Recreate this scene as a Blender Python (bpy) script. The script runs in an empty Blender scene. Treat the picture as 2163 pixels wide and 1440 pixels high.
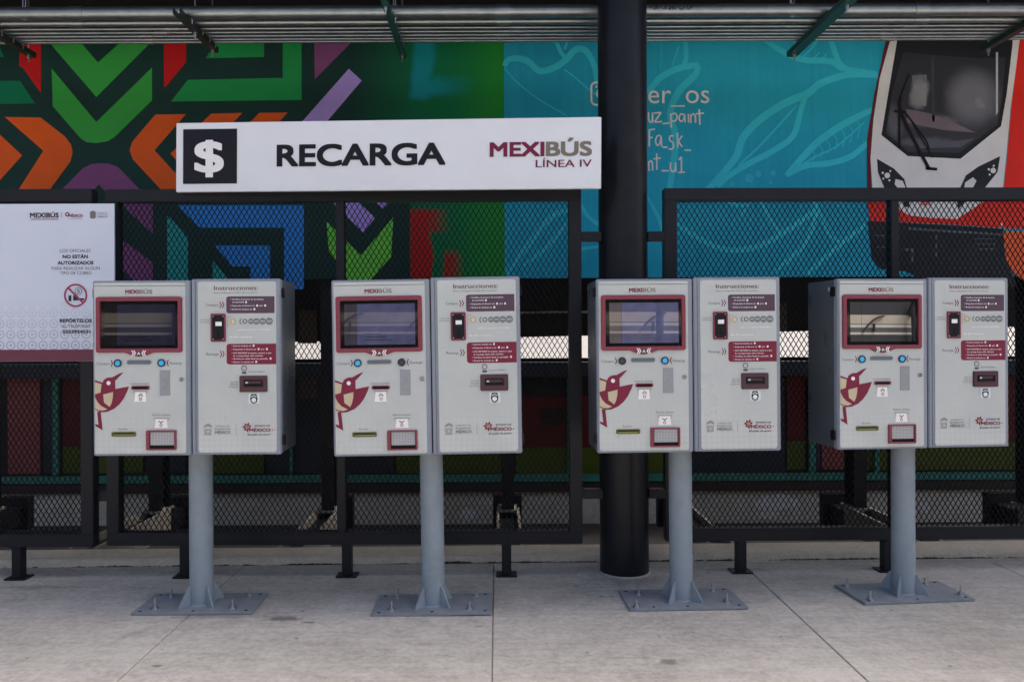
import bpy, bmesh, math, random
from mathutils import Vector, Matrix
random.seed(7)
R = math.radians
scene = bpy.context.scene
C = scene.collection

# ------------------------------------------------------------------ camera
FPX, PX, PY, HCAM, ROLL = 1720.0, 1050.0, 706.0, 1.526, R(0.25)
cam_d = bpy.data.cameras.new('camera')
cam_d.sensor_width = 36.0
cam_d.lens = FPX / 2163.0 * 36.0
cam_d.shift_x = (1081.5 - PX) / 2163.0
cam_d.shift_y = -(720.0 - PY) / 2163.0
cam_d.clip_start = 0.05
cam_d.clip_end = 2000
cam = bpy.data.objects.new('camera', cam_d)
cam.location = (0, 0, HCAM)
cam.rotation_euler = (R(90), ROLL, 0)
C.objects.link(cam)
scene.camera = cam

# ------------------------------------------------------------------ light
SUN_EL, SUN_AZ = R(56), R(54)           # azimuth clockwise from +Y: veiled sun from the right, kept off this side by the roof
w = bpy.data.worlds.new('World'); scene.world = w; w.use_nodes = True
nt = w.node_tree; bg = nt.nodes['Background']
sky = nt.nodes.new('ShaderNodeTexSky'); sky.sky_type = 'NISHITA'
sky.sun_disc = False; sky.sun_elevation = SUN_EL; sky.sun_rotation = SUN_AZ
sky.air_density = 0.55; sky.dust_density = 7.0; sky.ozone_density = 0.5
nt.links.new(sky.outputs[0], bg.inputs[0]); bg.inputs[1].default_value = 0.13
sun_d = bpy.data.lights.new('sun', 'SUN'); sun_d.energy = 1.4; sun_d.angle = R(14); sun_d.color = (1.0, 0.985, 0.96)
sun = bpy.data.objects.new('sun', sun_d); C.objects.link(sun)
sdir = Vector((math.sin(SUN_AZ) * math.cos(SUN_EL), math.cos(SUN_AZ) * math.cos(SUN_EL), math.sin(SUN_EL)))
sun.rotation_euler = sdir.to_track_quat('Z', 'Y').to_euler()
vs = scene.view_settings
vs.view_transform = 'Standard'; vs.look = 'None'; vs.exposure = 1.7; vs.gamma = 1.0; vs.use_curve_mapping = False
try:
    scene.cycles.use_denoising = True
    scene.cycles.max_bounces = 10; scene.cycles.diffuse_bounces = 6; scene.cycles.glossy_bounces = 4
    scene.cycles.caustics_reflective = False; scene.cycles.caustics_refractive = False
except Exception:
    pass

# ------------------------------------------------------------------ helpers
def at(x, y, Y):
    """photo pixel -> point at depth Y"""
    u, v = x - PX, PY - y
    c, s = math.cos(ROLL), math.sin(ROLL)
    return Vector(((u * c + v * s) * Y / FPX, Y, HCAM + (-u * s + v * c) * Y / FPX))
def xz(x, y, Y):
    p = at(x, y, Y); return (p.x, p.z)
def lin(c):
    c = c / 255.0
    return c / 12.92 if c <= 0.04045 else ((c + 0.055) / 1.055) ** 2.4
MATS = {}
def mat(name, rgb=None, k=1.0, rough=0.5, metal=0.0, var=0.0, vscale=6.0, bump=0.0, bscale=60.0, spec=0.5,
        emit=None, estr=0.0, coat=0.0):
    if spec == 0.5 and not metal and ('ink' in name or 'paint' in name or 'sign' in name or 'black' in name or 'roof' in name): spec = 0.2
    if name in MATS: return MATS[name]
    m = bpy.data.materials.new(name); m.use_nodes = True
    nt = m.node_tree; b = nt.nodes['Principled BSDF']
    col = tuple(min(0.85, lin(v) * k) for v in rgb) + (1,)
    b.inputs['Base Color'].default_value = col
    b.inputs['Roughness'].default_value = rough; b.inputs['Metallic'].default_value = metal
    b.inputs['Specular IOR Level'].default_value = spec
    if coat: b.inputs['Coat Weight'].default_value = coat; b.inputs['Coat Roughness'].default_value = 0.1
    if emit:
        b.inputs['Emission Color'].default_value = tuple(lin(v) for v in emit) + (1,)
        b.inputs['Emission Strength'].default_value = estr
    if var or bump:
        tc = nt.nodes.new('ShaderNodeTexCoord')
        geo = nt.nodes.new('ShaderNodeNewGeometry')
    if var:
        n = nt.nodes.new('ShaderNodeTexNoise'); n.inputs['Scale'].default_value = vscale
        n.inputs['Detail'].default_value = 8; n.inputs['Roughness'].default_value = 0.65
        nt.links.new(geo.outputs['Position'], n.inputs['Vector'])
        mr = nt.nodes.new('ShaderNodeMapRange')
        mr.inputs['From Min'].default_value = 0.25; mr.inputs['From Max'].default_value = 0.75
        mr.inputs['To Min'].default_value = 1 - var; mr.inputs['To Max'].default_value = 1 + var
        nt.links.new(n.outputs['Fac'], mr.inputs['Value'])
        mx = nt.nodes.new('ShaderNodeVectorMath'); mx.operation = 'SCALE'
        mx.inputs[0].default_value = col[:3]
        nt.links.new(mr.outputs[0], mx.inputs['Scale'])
        nt.links.new(mx.outputs[0], b.inputs['Base Color'])
        mr2 = nt.nodes.new('ShaderNodeMapRange')
        mr2.inputs['To Min'].default_value = max(0.02, rough - 0.12); mr2.inputs['To Max'].default_value = min(1, rough + 0.12)
        nt.links.new(n.outputs['Fac'], mr2.inputs['Value'])
        nt.links.new(mr2.outputs[0], b.inputs['Roughness'])
    if bump:
        n2 = nt.nodes.new('ShaderNodeTexNoise'); n2.inputs['Scale'].default_value = bscale; n2.inputs['Detail'].default_value = 6
        nt.links.new(geo.outputs['Position'], n2.inputs['Vector'])
        bp = nt.nodes.new('ShaderNodeBump'); bp.inputs['Strength'].default_value = bump; bp.inputs['Distance'].default_value = 0.01
        nt.links.new(n2.outputs['Fac'], bp.inputs['Height']); nt.links.new(bp.outputs[0], b.inputs['Normal'])
    MATS[name] = m
    return m

class NG:
    """tiny node-graph helper"""
    def __init__(s, m): s.m = m; s.nt = m.node_tree; s.b = s.nt.nodes['Principled BSDF']
    def n(s, t, **kw):
        nd = s.nt.nodes.new(t)
        for k_, v in kw.items(): setattr(nd, k_, v)
        return nd
    def l(s, a, b): s.nt.links.new(a, b)
    def val(s, sock, v):
        if hasattr(v, 'is_output') or hasattr(v, 'links'): s.l(v, sock)
        else: sock.default_value = v
    def math(s, op, a, b=None, c=None, clamp=False):
        nd = s.n('ShaderNodeMath', operation=op); nd.use_clamp = clamp
        s.val(nd.inputs[0], a)
        if b is not None: s.val(nd.inputs[1], b)
        if c is not None: s.val(nd.inputs[2], c)
        return nd.outputs[0]
    def noise(s, vec, scale, detail=6, rough=0.6, dist=0.0):
        nd = s.n('ShaderNodeTexNoise'); nd.inputs['Scale'].default_value = scale; nd.inputs['Detail'].default_value = detail
        nd.inputs['Roughness'].default_value = rough; nd.inputs['Distortion'].default_value = dist
        s.l(vec, nd.inputs['Vector']); return nd.outputs['Fac']
    def mix(s, fac, a, b):
        nd = s.n('ShaderNodeMix', data_type='RGBA')
        s.val(nd.inputs[0], fac); s.val(nd.inputs[6], a); s.val(nd.inputs[7], b)
        return nd.outputs[2]
    def rng(s, v, a, b, c=0.0, d=1.0, smooth=False):
        nd = s.n('ShaderNodeMapRange'); nd.clamp = True
        if smooth: nd.interpolation_type = 'SMOOTHSTEP'
        s.l(v, nd.inputs['Value'])
        for i, q in zip(('From Min', 'From Max', 'To Min', 'To Max'), (a, b, c, d)): nd.inputs[i].default_value = q
        return nd.outputs[0]
    def pos(s):
        g = s.n('ShaderNodeNewGeometry'); return g.outputs['Position']
    def obj(s):
        g = s.n('ShaderNodeTexCoord'); return g.outputs['Object']
    def sep(s, v):
        nd = s.n('ShaderNodeSeparateXYZ'); s.l(v, nd.inputs[0]); return nd.outputs
    def bump(s, h, strength=0.3, dist=0.01):
        bp = s.n('ShaderNodeBump'); bp.inputs['Strength'].default_value = strength; bp.inputs['Distance'].default_value = dist
        s.l(h, bp.inputs['Height']); s.l(bp.outputs[0], s.b.inputs['Normal'])
def newmat(name, rough=0.5):
    m = bpy.data.materials.new(name); m.use_nodes = True; MATS[name] = m
    g = NG(m); g.b.inputs['Roughness'].default_value = rough
    return m, g
def L4(r, g, b, k=1.0): return tuple(min(0.85, lin(v) * k) for v in (r, g, b)) + (1,)

class MB:
    def __init__(s): s.v = []; s.f = []; s.sm = []
    def add(s, vs, fs, smooth=False):
        o = len(s.v); s.v += [tuple(p) for p in vs]
        s.f += [tuple(i + o for i in f) for f in fs]; s.sm += [smooth] * len(fs); return s
    def box(s, x0, x1, y0, y1, z0, z1):
        return s.add([(x0,y0,z0),(x1,y0,z0),(x1,y1,z0),(x0,y1,z0),(x0,y0,z1),(x1,y0,z1),(x1,y1,z1),(x0,y1,z1)],
                     [(0,3,2,1),(4,5,6,7),(0,1,5,4),(1,2,6,5),(2,3,7,6),(3,0,4,7)])
    def bar(s, p, q, a, b, up=(0,0,1)):
        p, q = Vector(p), Vector(q); d = (q - p).normalized(); up = Vector(up)
        if abs(d.dot(up)) > 0.98: up = Vector((0, 1, 0))
        sx = d.cross(up).normalized() * a / 2; sy = sx.cross(d).normalized() * b / 2
        vs = [c + i * sx + j * sy for c in (p, q) for i, j in ((-1,-1),(1,-1),(1,1),(-1,1))]
        return s.add(vs, [(0,1,2,3),(7,6,5,4),(0,4,5,1),(1,5,6,2),(2,6,7,3),(3,7,4,0)])
    def cyl(s, p, q, r, n=16, r2=None, caps=True):
        p, q = Vector(p), Vector(q); d = (q - p).normalized()
        up = Vector((0,0,1)) if abs(d.z) < 0.9 else Vector((0,1,0))
        a = d.cross(up).normalized(); b = a.cross(d).normalized(); r2 = r if r2 is None else r2
        vs = []
        for c, rr in ((p, r), (q, r2)):
            vs += [c + (a * math.cos(2*math.pi*i/n) + b * math.sin(2*math.pi*i/n)) * rr for i in range(n)]
        s.add(vs, [(i, n + i, n + (i+1) % n, (i+1) % n) for i in range(n)], True)
        if caps: s.add(vs, [tuple(range(n)), tuple(reversed(range(n, 2*n)))])
        return s
    def flat(s, poly, y):
        """polygon in (x,z), facing -Y"""
        area = sum(poly[i-1][0]*poly[i][1] - poly[i][0]*poly[i-1][1] for i in range(len(poly)))
        if area < 0: poly = poly[::-1]
        return s.add([(x, y, z) for x, z in poly], [tuple(range(len(poly)))])
    def prism(s, poly, y0, y1):
        area = sum(poly[i-1][0]*poly[i][1] - poly[i][0]*poly[i-1][1] for i in range(len(poly)))
        if area < 0: poly = poly[::-1]
        n = len(poly)
        vs = [(x, y0, z) for x, z in poly] + [(x, y1, z) for x, z in poly]
        return s.add(vs, [tuple(range(n)), tuple(reversed(range(n, 2*n)))] + [(i, n+i, n+(i+1) % n, (i+1) % n) for i in range(n)])
    def ring(s, outer, inner, y0, y1):
        n = len(outer)
        vs = [(x, y0, z) for x, z in outer] + [(x, y0, z) for x, z in inner] + [(x, y1, z) for x, z in outer] + [(x, y1, z) for x, z in inner]
        fs = []
        for i in range(n):
            j = (i+1) % n
            fs += [(i, j, n+j, n+i), (i, 2*n+i, 2*n+j, j), (n+i, n+j, 3*n+j, 3*n+i), (2*n+i, 3*n+i, 3*n+j, 2*n+j)]
        return s.add(vs, fs)
    def ribbon(s, pts, wd, y, taper=0.0):
        P = smooth_path(pts); n = len(P); Lft, Rgt = [], []
        for i, p in enumerate(P):
            a = P[max(0, i-1)]; b = P[min(n-1, i+1)]
            dx, dz = b[0]-a[0], b[1]-a[1]; l = math.hypot(dx, dz) or 1
            t = i / (n-1); ww = wd/2 * (1 - taper * abs(2*t-1)**3)
            Lft.append((p[0]-dz/l*ww, y, p[1]+dx/l*ww)); Rgt.append((p[0]+dz/l*ww, y, p[1]-dx/l*ww))
        return s.add(Rgt + Lft, [(i, i+1, n+i+1, n+i) for i in range(n-1)])
    def mesh(s, name, m=None, bevel=0.0, seg=2):
        me = bpy.data.meshes.new(name); me.from_pydata(s.v, [], s.f)
        me.polygons.foreach_set('use_smooth', s.sm)
        if bevel:
            bm = bmesh.new(); bm.from_mesh(me); bmesh.ops.remove_doubles(bm, verts=bm.verts, dist=1e-6)
            ed = [e for e in bm.edges if len(e.link_faces) == 2 and e.calc_face_angle(0) > 0.5]
            bmesh.ops.bevel(bm, geom=ed, offset=bevel, segments=seg, affect='EDGES', clamp_overlap=True)
            bm.to_mesh(me); bm.free()
        if m: me.materials.append(m)
        me.update(); return me
    def build(s, name, m, parent=None, bevel=0.0, seg=2, label=None, loc=None):
        return link(name, s.mesh(name, m, bevel, seg), parent, label, loc)
def smooth_path(pts, k=6):
    if len(pts) < 3: return pts
    out = []
    for i in range(len(pts)-1):
        p0 = pts[max(0, i-1)]; p1 = pts[i]; p2 = pts[i+1]; p3 = pts[min(len(pts)-1, i+2)]
        for j in range(k):
            t = j / k
            out.append(tuple(0.5*((2*p1[a]) + (-p0[a]+p2[a])*t + (2*p0[a]-5*p1[a]+4*p2[a]-p3[a])*t*t + (-p0[a]+3*p1[a]-3*p2[a]+p3[a])*t**3) for a in (0, 1)))
    out.append(pts[-1]); return out
def link(name, me, parent=None, label=None, loc=None):
    o = bpy.data.objects.new(name, me); C.objects.link(o)
    if parent: o.parent = parent
    if label: o['label'] = label
    if loc: o.location = loc
    return o
def thing(name, label, cat, loc=(0,0,0), rot=(0,0,0), group=None):
    o = bpy.data.objects.new(name, None); C.objects.link(o); o.empty_display_size = 0.1
    o.location = loc; o.rotation_euler = rot; o['label'] = label; o['category'] = cat
    if group: o['group'] = group
    return o
def tag(o, label, cat, group=None):
    o['label'] = label; o['category'] = cat
    if group: o['group'] = group
    return o
def struct(o): o['kind'] = 'structure'; return o
def stuff(o): o['kind'] = 'stuff'; return o
def circ(cx, cz, r, n=20, a0=0, a1=360): return [(cx + r*math.cos(R(a0+(a1-a0)*i/n)), cz + r*math.sin(R(a0+(a1-a0)*i/n))) for i in range(n if a1-a0 == 360 else n+1)]
def rrect(x0, z0, x1, z1, r, k=4, corners=(1,1,1,1)):
    """corners: bl, br, tr, tl"""
    if x0 > x1: x0, x1 = x1, x0
    if z0 > z1: z0, z1 = z1, z0
    out = []
    for (cx, cz, a), on in zip(((x0, z0, 180), (x1, z0, 270), (x1, z1, 0), (x0, z1, 90)), corners):
        rr = r if on else r * 0.02
        ox = cx + rr if cx == x0 else cx - rr; oz = cz + rr if cz == z0 else cz - rr
        out += [(ox + rr*math.cos(R(a + 90*i/k)), oz + rr*math.sin(R(a + 90*i/k))) for i in range(k+1)]
    return out
# ---- lettering: mesh letters fitted to a width and cap height
TXT = {}
def raw_text(sx, bold, res):
    key = (sx, bold, res)
    if key not in TXT:
        cu = bpy.data.curves.new('lettering', 'FONT'); cu.body = sx; cu.offset = bold; cu.resolution_u = res; cu.size = 1.0
        ob = bpy.data.objects.new('lettering', cu); C.objects.link(ob)
        dg = bpy.context.evaluated_depsgraph_get()
        me = bpy.data.meshes.new_from_object(ob.evaluated_get(dg))
        vs = [v.co.copy() for v in me.vertices]; fs = [tuple(p.vertices) for p in me.polygons]
        bpy.data.objects.remove(ob); bpy.data.curves.remove(cu); bpy.data.meshes.remove(me)
        TXT[key] = (vs, fs)
    return TXT[key]
def put_text(mb, sx, x0, x1, zb, cap, y, bold=0.0, res=3, slope=0.0):
    vs, fs = raw_text(sx, min(bold, 0.0), res)
    hv, _ = raw_text('H', min(bold, 0.0), res)
    ch = max(v.y for v in hv) - min(v.y for v in hv); b0 = min(v.y for v in hv)
    xa = min(v.x for v in vs); xb = max(v.x for v in vs)
    if bold > 0:        # heavier strokes: the letters laid over themselves a hair apart
        xa -= bold; xb += bold; ch += 2*bold; b0 -= bold
    kx = (x1 - x0) / (xb - xa); kz = cap / ch
    if bold > 0:
        offs = [(i, j) for i in (-1, 0, 1) for j in (-1, 0, 1)] if bold >= 0.02 else [(-1, 0), (1, 0)]
        for q, (i, j) in enumerate(offs):
            mb.add([(x0 + (v.x + i*bold - xa)*kx, y - q*0.00003, zb + (v.y + j*bold - b0)*kz + slope*(v.x-xa)*kx) for v in vs], fs)
        return mb
    out = [(x0 + (v.x - xa)*kx, y, zb + (v.y - b0)*kz + slope*(x0 + (v.x-xa)*kx - x0)) for v in vs]
    mb.add(out, fs); return mb
def text(name, sx, x0, x1, zb, cap, y, m, parent, bold=0.0, res=3, slope=0.0):
    return put_text(MB(), sx, x0, x1, zb, cap, y, bold, res, slope).build(name, m, parent)

# ------------------------------------------------------------------ materials
BLACK = mat('black_steel_paint', (29, 31, 36), 1.0, 0.42, var=0.12, vscale=9, bump=0.04, bscale=90)
MESHM = mat('black_mesh_paint', (13, 13, 15), 1.0, 0.6, spec=0.15)
COLM = mat('column_paint', (27, 29, 35), 1.0, 0.34, var=0.4, vscale=5, bump=0.05, bscale=40)
GALV = mat('galvanised_pipe', (140, 148, 151), 1.0, 0.36, metal=0.85, var=0.28, vscale=7, bump=0.05, bscale=120)
STEEL = mat('zinc_bolt', (190, 192, 195), 1.0, 0.28, metal=0.9)
STRUT = mat('green_strut_paint', (40, 78, 74), 1.0, 0.5, var=0.15, vscale=12)
STRUTD = mat('dark_strut_paint', (44, 55, 52), 1.0, 0.5, var=0.2, vscale=12)
ROOFM = mat('dark_roof_sheet', (30, 29, 31), 1.0, 0.6)
GREYB = mat('cabinet_body_paint', (84, 91, 98), 1.0, 0.3, var=0.05, vscale=5, bump=0.05, bscale=160)
GREY = mat('blue_grey_cabinet_paint', (136, 143, 154), 1.0, 0.38, var=0.05, vscale=5, bump=0.05, bscale=160)
GREYP = mat('pole_paint', (139, 150, 157), 1.0, 0.4, var=0.11, vscale=11, bump=0.04, bscale=120)
PLATEM = mat('plate_paint', (136, 141, 145), 1.0, 0.42, var=0.2, vscale=18, bump=0.06, bscale=90)
BURG = mat('burgundy_plastic', (122, 42, 62), 1.0, 0.4)
BURGI = mat('burgundy_ink', (118, 38, 60), 1.0, 0.5)
PURP = mat('purple_ink', (84, 66, 80), 1.0, 0.5)
TAUPE = mat('taupe_ink', (128, 122, 108), 1.0, 0.5)
BEIGE = mat('beige_ink', (190, 178, 150), 1.0, 0.5)
INKG = mat('grey_ink', (112, 112, 114), 1.0, 0.5)
INKD = mat('dark_ink', (48, 48, 54), 1.0, 0.5)
WHITE = mat('white_ink', (226, 226, 228), 1.0, 0.5)
WHITEL = mat('white_sticker', (232, 230, 228), 1.0, 0.4)
BLKP = mat('black_plastic', (24, 24, 28), 1.0, 0.35)
BLKR = mat('black_recess', (12, 12, 14), 1.0, 0.6)
GLASS = mat('screen_glass', (6, 6, 8), 1.0, 0.04, spec=0.5)
BLUEB = mat('lit_blue_button', (40, 150, 200), 1.0, 0.25, emit=(40, 160, 215), estr=0.10, coat=0.5)
BLUED = mat('unlit_button', (40, 52, 62), 1.0, 0.25, coat=0.5)
NAVY = mat('button_ring', (22, 30, 48), 1.0, 0.3)
SLOTG = mat('grey_slot', (120, 130, 138), 1.0, 0.4)
BRAIL = mat('grey_metal_plate', (140, 144, 150), 1.0, 0.45, metal=0.3, var=0.15, vscale=80)
OLIVE = mat('olive_slot', (90, 88, 40), 1.0, 0.4)
SIGNW = mat('sign_white', (214, 219, 224), 1.0, 0.35, var=0.035, vscale=3)
SIGNK = mat('sign_black', (26, 26, 31), 1.0, 0.4)
SIGNB = mat('sign_burgundy', (112, 34, 66), 1.0, 0.4)
SIGNT = mat('sign_taupe', (118, 112, 102), 1.0, 0.4)
DARKW = mat('dark_wall_paint', (40, 38, 40), 1.0, 0.7, var=0.25, vscale=3)

# concrete of the platform
def concrete(name, a, b, scale=1.0, stain=0.5, smudges=()):
    m, g = newmat(name, 0.75)
    p = g.pos()
    n1 = g.noise(p, 0.9*scale, 9, 0.62, 0.3); n2 = g.noise(p, 7*scale, 8, 0.7); n3 = g.noise(p, 90*scale, 4, 0.6)
    mp = g.n('ShaderNodeMapping'); mp.inputs['Scale'].default_value = (0.6, 5.0, 1.0); g.l(p, mp.inputs['Vector'])
    n4 = g.noise(mp.outputs[0], 4*scale, 6, 0.6)
    n5 = g.noise(p, 28*scale, 6, 0.7)
    f = g.math('ADD', g.math('MULTIPLY', n1, 0.28), g.math('MULTIPLY', n2, 0.27))
    f = g.math('ADD', f, g.math('ADD', g.math("MULTIPLY", n4, 0.17), g.math("MULTIPLY", n5, 0.28)))
    c = g.mix(g.rng(f, 0.41, 0.57), a, b)
    sp = g.noise(p, 3.1*scale, 5, 0.6, 0.6)
    spots = g.rng(sp, 0.62, 0.74, 0, stain*0.5)
    vo2 = g.n('ShaderNodeTexVoronoi'); vo2.inputs['Scale'].default_value = 13*scale; g.l(p, vo2.inputs['Vector'])
    sp2 = g.math('MULTIPLY', g.rng(vo2.outputs['Distance'], 0.05, 0.13, 1, 0), g.rng(n2, 0.5, 0.6))
    c = g.mix(g.math('MULTIPLY', sp2, stain), c, tuple(v*0.4 for v in a[:3]) + (1,))
    c = g.mix(spots, c, tuple(v*0.45 for v in a[:3]) + (1,))
    vo = g.n('ShaderNodeTexVoronoi'); vo.inputs['Scale'].default_value = 5*scale; g.l(p, vo.inputs['Vector'])
    dots = g.rng(vo.outputs['Distance'], 0.03, 0.07, 0.55*stain*2, 0)
    c = g.mix(dots, c, tuple(v*0.35 for v in a[:3]) + (1,))
    c = g.mix(g.rng(n3, 0.35, 0.75, 0.0, 0.22), c, tuple(v*0.6 for v in a[:3]) + (1,))
    for (px, py, rx_, ry_, a_) in smudges:
        D = HCAM*FPX/(py - PY); X0 = (px - PX)*D/FPX; P = g.sep(p)
        ex = g.math('MULTIPLY', g.math('SUBTRACT', P[0], X0), 1/rx_); ey = g.math('MULTIPLY', g.math('SUBTRACT', P[1], D), 1/ry_)
        rr = g.math('SQRT', g.math('ADD', g.math('MULTIPLY', ex, ex), g.math('MULTIPLY', ey, ey)))
        rr = g.math('ADD', rr, g.math('MULTIPLY', g.math('SUBTRACT', n2, 0.5), 2.2))
        c = g.mix(g.rng(rr, 0.5, 1.0, a_, 0), c, tuple(v*0.42 for v in a[:3]) + (1,))
    g.l(c, g.b.inputs['Base Color'])
    g.l(g.rng(n1, 0.3, 0.7, 0.62, 0.85), g.b.inputs['Roughness'])
    h = g.math('ADD', g.math('MULTIPLY', n3, 0.4), n2)
    g.bump(h, 0.18, 0.01)
    return m
CONC = concrete('platform_concrete', L4(164, 158, 147), L4(203, 197, 186), 1.0, 0.75, ((605, 1304, 0.10, 0.05, 0.8), (650, 1312, 0.04, 0.02, 0.7), (1403, 1397, 0.05, 0.035, 0.7), (1330, 1390, 0.14, 0.02, 0.4), (328, 1402, 0.03, 0.015, 0.8), (80, 1235, 0.5, 0.04, 0.35), (1010, 1322, 0.03, 0.012, 0.7), (1268, 1259, 0.02, 0.015, 0.8), (1215, 1237, 0.03, 0.012, 0.7), (1560, 1205, 0.3, 0.05, 0.3), (1320, 1225, 0.22, 0.1, 0.4), (450, 1300, 0.36, 0.03, 0.35)))
KERBM = concrete('kerb_concrete', L4(196, 186, 168), L4(224, 215, 198), 1.6)
FARC = concrete('rough_concrete', L4(178, 166, 146), L4(214, 203, 184), 1.4, 0.8)
ROADM = concrete('lane_asphalt', L4(70, 66, 62), L4(98, 92, 86), 1.3)

# ------------------------------------------------------------------ the setting
ground = struct(MB().box(-300, 300, -300, 300, -0.7, -0.52).build('ground', ROADM))
floor = struct(MB().box(-9, 9, -6, 5.40, -0.5, -0.012).build('platform_floor', CONC))
jx = [-8.31, -6.655, -5.0, -3.345, -1.69, -0.03, 1.62, 3.285, 4.94, 6.6, 8.26]
for a, b in zip(jx[:-1], jx[1:]):
    for y0, y1 in ((-5.9, -2.2), (-2.194, 1.6), (1.606, 5.43)):
        MB().box(a+0.003, b-0.003, y0, y1, -0.2, 0).build('slab', CONC, floor, bevel=0.003, seg=1)
def kerb_y(x): return 5.445 + 0.02 * x
mb = MB()
N = 60
prof = [(0, -0.3), (0, 0.028), (0.006, 0.042), (0.02, 0.05), (0.25, 0.052), (0.262, 0.04), (0.265, -0.5)]
vs, fs = [], []
for i in range(N+1):
    x = -8.5 + 17*i/N
    for py, pz in prof:
        j = (random.random()-0.5)*0.012 if 0.0 < pz < 0.046 else (random.random()-0.5)*0.003
        vs.append((x, kerb_y(x) + py + j, pz + (j*0.3)))
k = len(prof)
for i in range(N):
    for j in range(k-1):
        fs.append((i*k+j, (i+1)*k+j, (i+1)*k+j+1, i*k+j+1))
mb.add(vs, fs, False)
kerb = struct(mb.build('kerb', KERBM))
# dark crumbs of old sealant where slab and kerb meet
vs, fs = [], []; n = 700
wv = 0.0
for i in range(n+1):
    x = -4.4 + 9.2*i/n; wv = 0.85*wv + 0.15*random.uniform(-1, 1)*3
    a = max(0.001, 0.007 + 0.006*wv + random.uniform(-0.003, 0.003)); hh = max(0.0006, 0.004 + 0.006*wv + random.uniform(-0.002, 0.003))
    yk = kerb_y(x)
    vs += [(x, yk-a, 0.0004), (x, yk-a*0.5, hh), (x, yk+0.012, hh+0.004)]
for i in range(n):
    for j in (0, 1): fs.append((3*i+j, 3*i+3+j, 3*i+4+j, 3*i+1+j))
stuff(MB().add(vs, fs).build('joint_sealant', mat('sealant', (66, 62, 60), 1, 0.9, var=0.4, vscale=30)))
bpy.data.objects['joint_sealant']['label'] = 'dark crumbling sealant along the foot of the kerb'

# lane wall beyond the platform: rough concrete plinth, then boards
WY = 8.8
far = thing('lane_wall', 'dark lane wall with red, lime and teal painted boards behind the mesh fence', 'wall', (0, WY, -0.52))
def fz(px, py, Y=WY): x, z = xz(px, py, Y); return x, z + 0.52
def far_box(name, m, x0, x1, zt, zb, y0, y1, bevel=0.0):
    """rows given by photo row at the wall's depth; x in metres"""
    a = HCAM + (PY - zt)*WY/FPX + 0.52; b = HCAM + (PY - zb)*WY/FPX + 0.52
    return MB().box(x0, x1, y0, y1, b, a).build(name, m, far, bevel=bevel)
plinth = far_box('plinth', FARC, -9, 9, 1035, 1107, -0.02, 0.5, 0.01)
WASH = mat('whitewash', (214, 208, 198), 1, 0.8, var=0.35, vscale=9)
for px, py, w_, h_ in ((1640, 1060, 105, 42), (1620, 1085, 60, 20), (990, 1085, 40, 34), (1950, 1070, 30, 26)):
    pl_ = []
    for i in range(26):
        a = 2*math.pi*i/26; q = random.uniform(0.6, 1.0)
        pl_.append(fz(px + math.cos(a)*w_/2*q, py + math.sin(a)*h_/2*q))
    MB().flat(pl_, -0.024).build('whitewash_patch', WASH, far)
BROWN = mat('brown_sill_paint', (62, 50, 46), 1, 0.7, var=0.3, vscale=5)
TEALR = mat('teal_rail_paint', (64, 128, 112), 1, 0.5, var=0.25, vscale=8)
far_box('sill', BROWN, -9, 9, 1017, 1035, -0.10, 0.4, 0.004)
far_box('rail', TEALR, -9, 9, 1000, 1015, -0.07, -0.02, 0.004)
far_box('backing', DARKW, -14, 14, 757, 1016, 0.05, 0.12)
sa, sb = fz(-900, 754), fz(3000, 672)
MB().prism([sa, sb, (sb[0], 5.0), (sa[0], 5.0)], 0.05, 0.12).build('upper_backing', DARKW, far)
LIME = mat('lime_board_paint', (80, 90, 26), 1, 0.55, var=0.15, vscale=4)
REDB = mat('red_board_paint', (98, 28, 28), 1, 0.55, var=0.15, vscale=4)
PINK = mat('salmon_board_paint', (146, 76, 74), 1, 0.55, var=0.12, vscale=4)
NAVYB = mat('charcoal_board_paint', (48, 52, 58), 1, 0.5, var=0.2, vscale=4)
def board(name, m, px0, px1, py0, py1, y=0.03, th=0.02):
    a = fz(px0, py0); b = fz(px1, py1)
    return MB().box(min(a[0], b[0]), max(a[0], b[0]), y, y+th, b[1], a[1]).build(name, m, far, bevel=0.003, seg=1)
for (m, x0, x1, y0, y1) in [
    (PINK, 12, 82, 795, 1002), (NAVYB, 88, 124, 795, 1002), (REDB, 128, 182, 795, 942), (LIME, 128, 300, 944, 1000),
    (REDB, 186, 300, 795, 942), (NAVYB, 306, 390, 795, 1000), (LIME, 396, 556, 900, 1000), (REDB, 396, 556, 795, 898),
    (NAVYB, 562, 700, 795, 1000), (NAVYB, 720, 830, 795, 1000), (LIME, 836, 1058, 948, 1000), (REDB, 836, 1058, 840, 946),
    (REDB, 1090, 1420, 838, 944), (LIME, 1090, 1420, 946, 1000), (NAVYB, 1426, 1660, 800, 1000), (REDB, 1664, 1704, 795, 930),
    (LIME, 1664, 1704, 932, 992), (NAVYB, 1724, 1736, 795, 992), (PINK, 1738, 1800, 880, 992), (LIME, 1834, 2300, 935, 992),
    (REDB, 1834, 2300, 795, 932)]:
    board('board', m, x0, x1, y0, y1)
for (x0, x1) in ((612, 618), (1198, 1206), (1708, 1722), (1846, 1856), (112, 124)):
    board('post', TEALR, x0, x1, 800, 1002, -0.02, 0.05)
for (x0, x1, y0, y1) in ((1143, 1190, 862, 878), (1143, 1190, 880, 896), (1270, 1330, 862, 896), (2020, 2080, 830, 870)):
    board('vent_grille', BLKP, x0, x1, y0, y1, 0.015, 0.02)
for (x0, x1, y0, y1) in ((630, 668, 655, 725), (630, 668, 790, 842), (1640, 1664, 640, 698)):
    board('shutter', mat('brown_shutter', (70, 58, 44), 1, 0.6), x0, x1, y0, y1, 0.02, 0.03)
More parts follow.
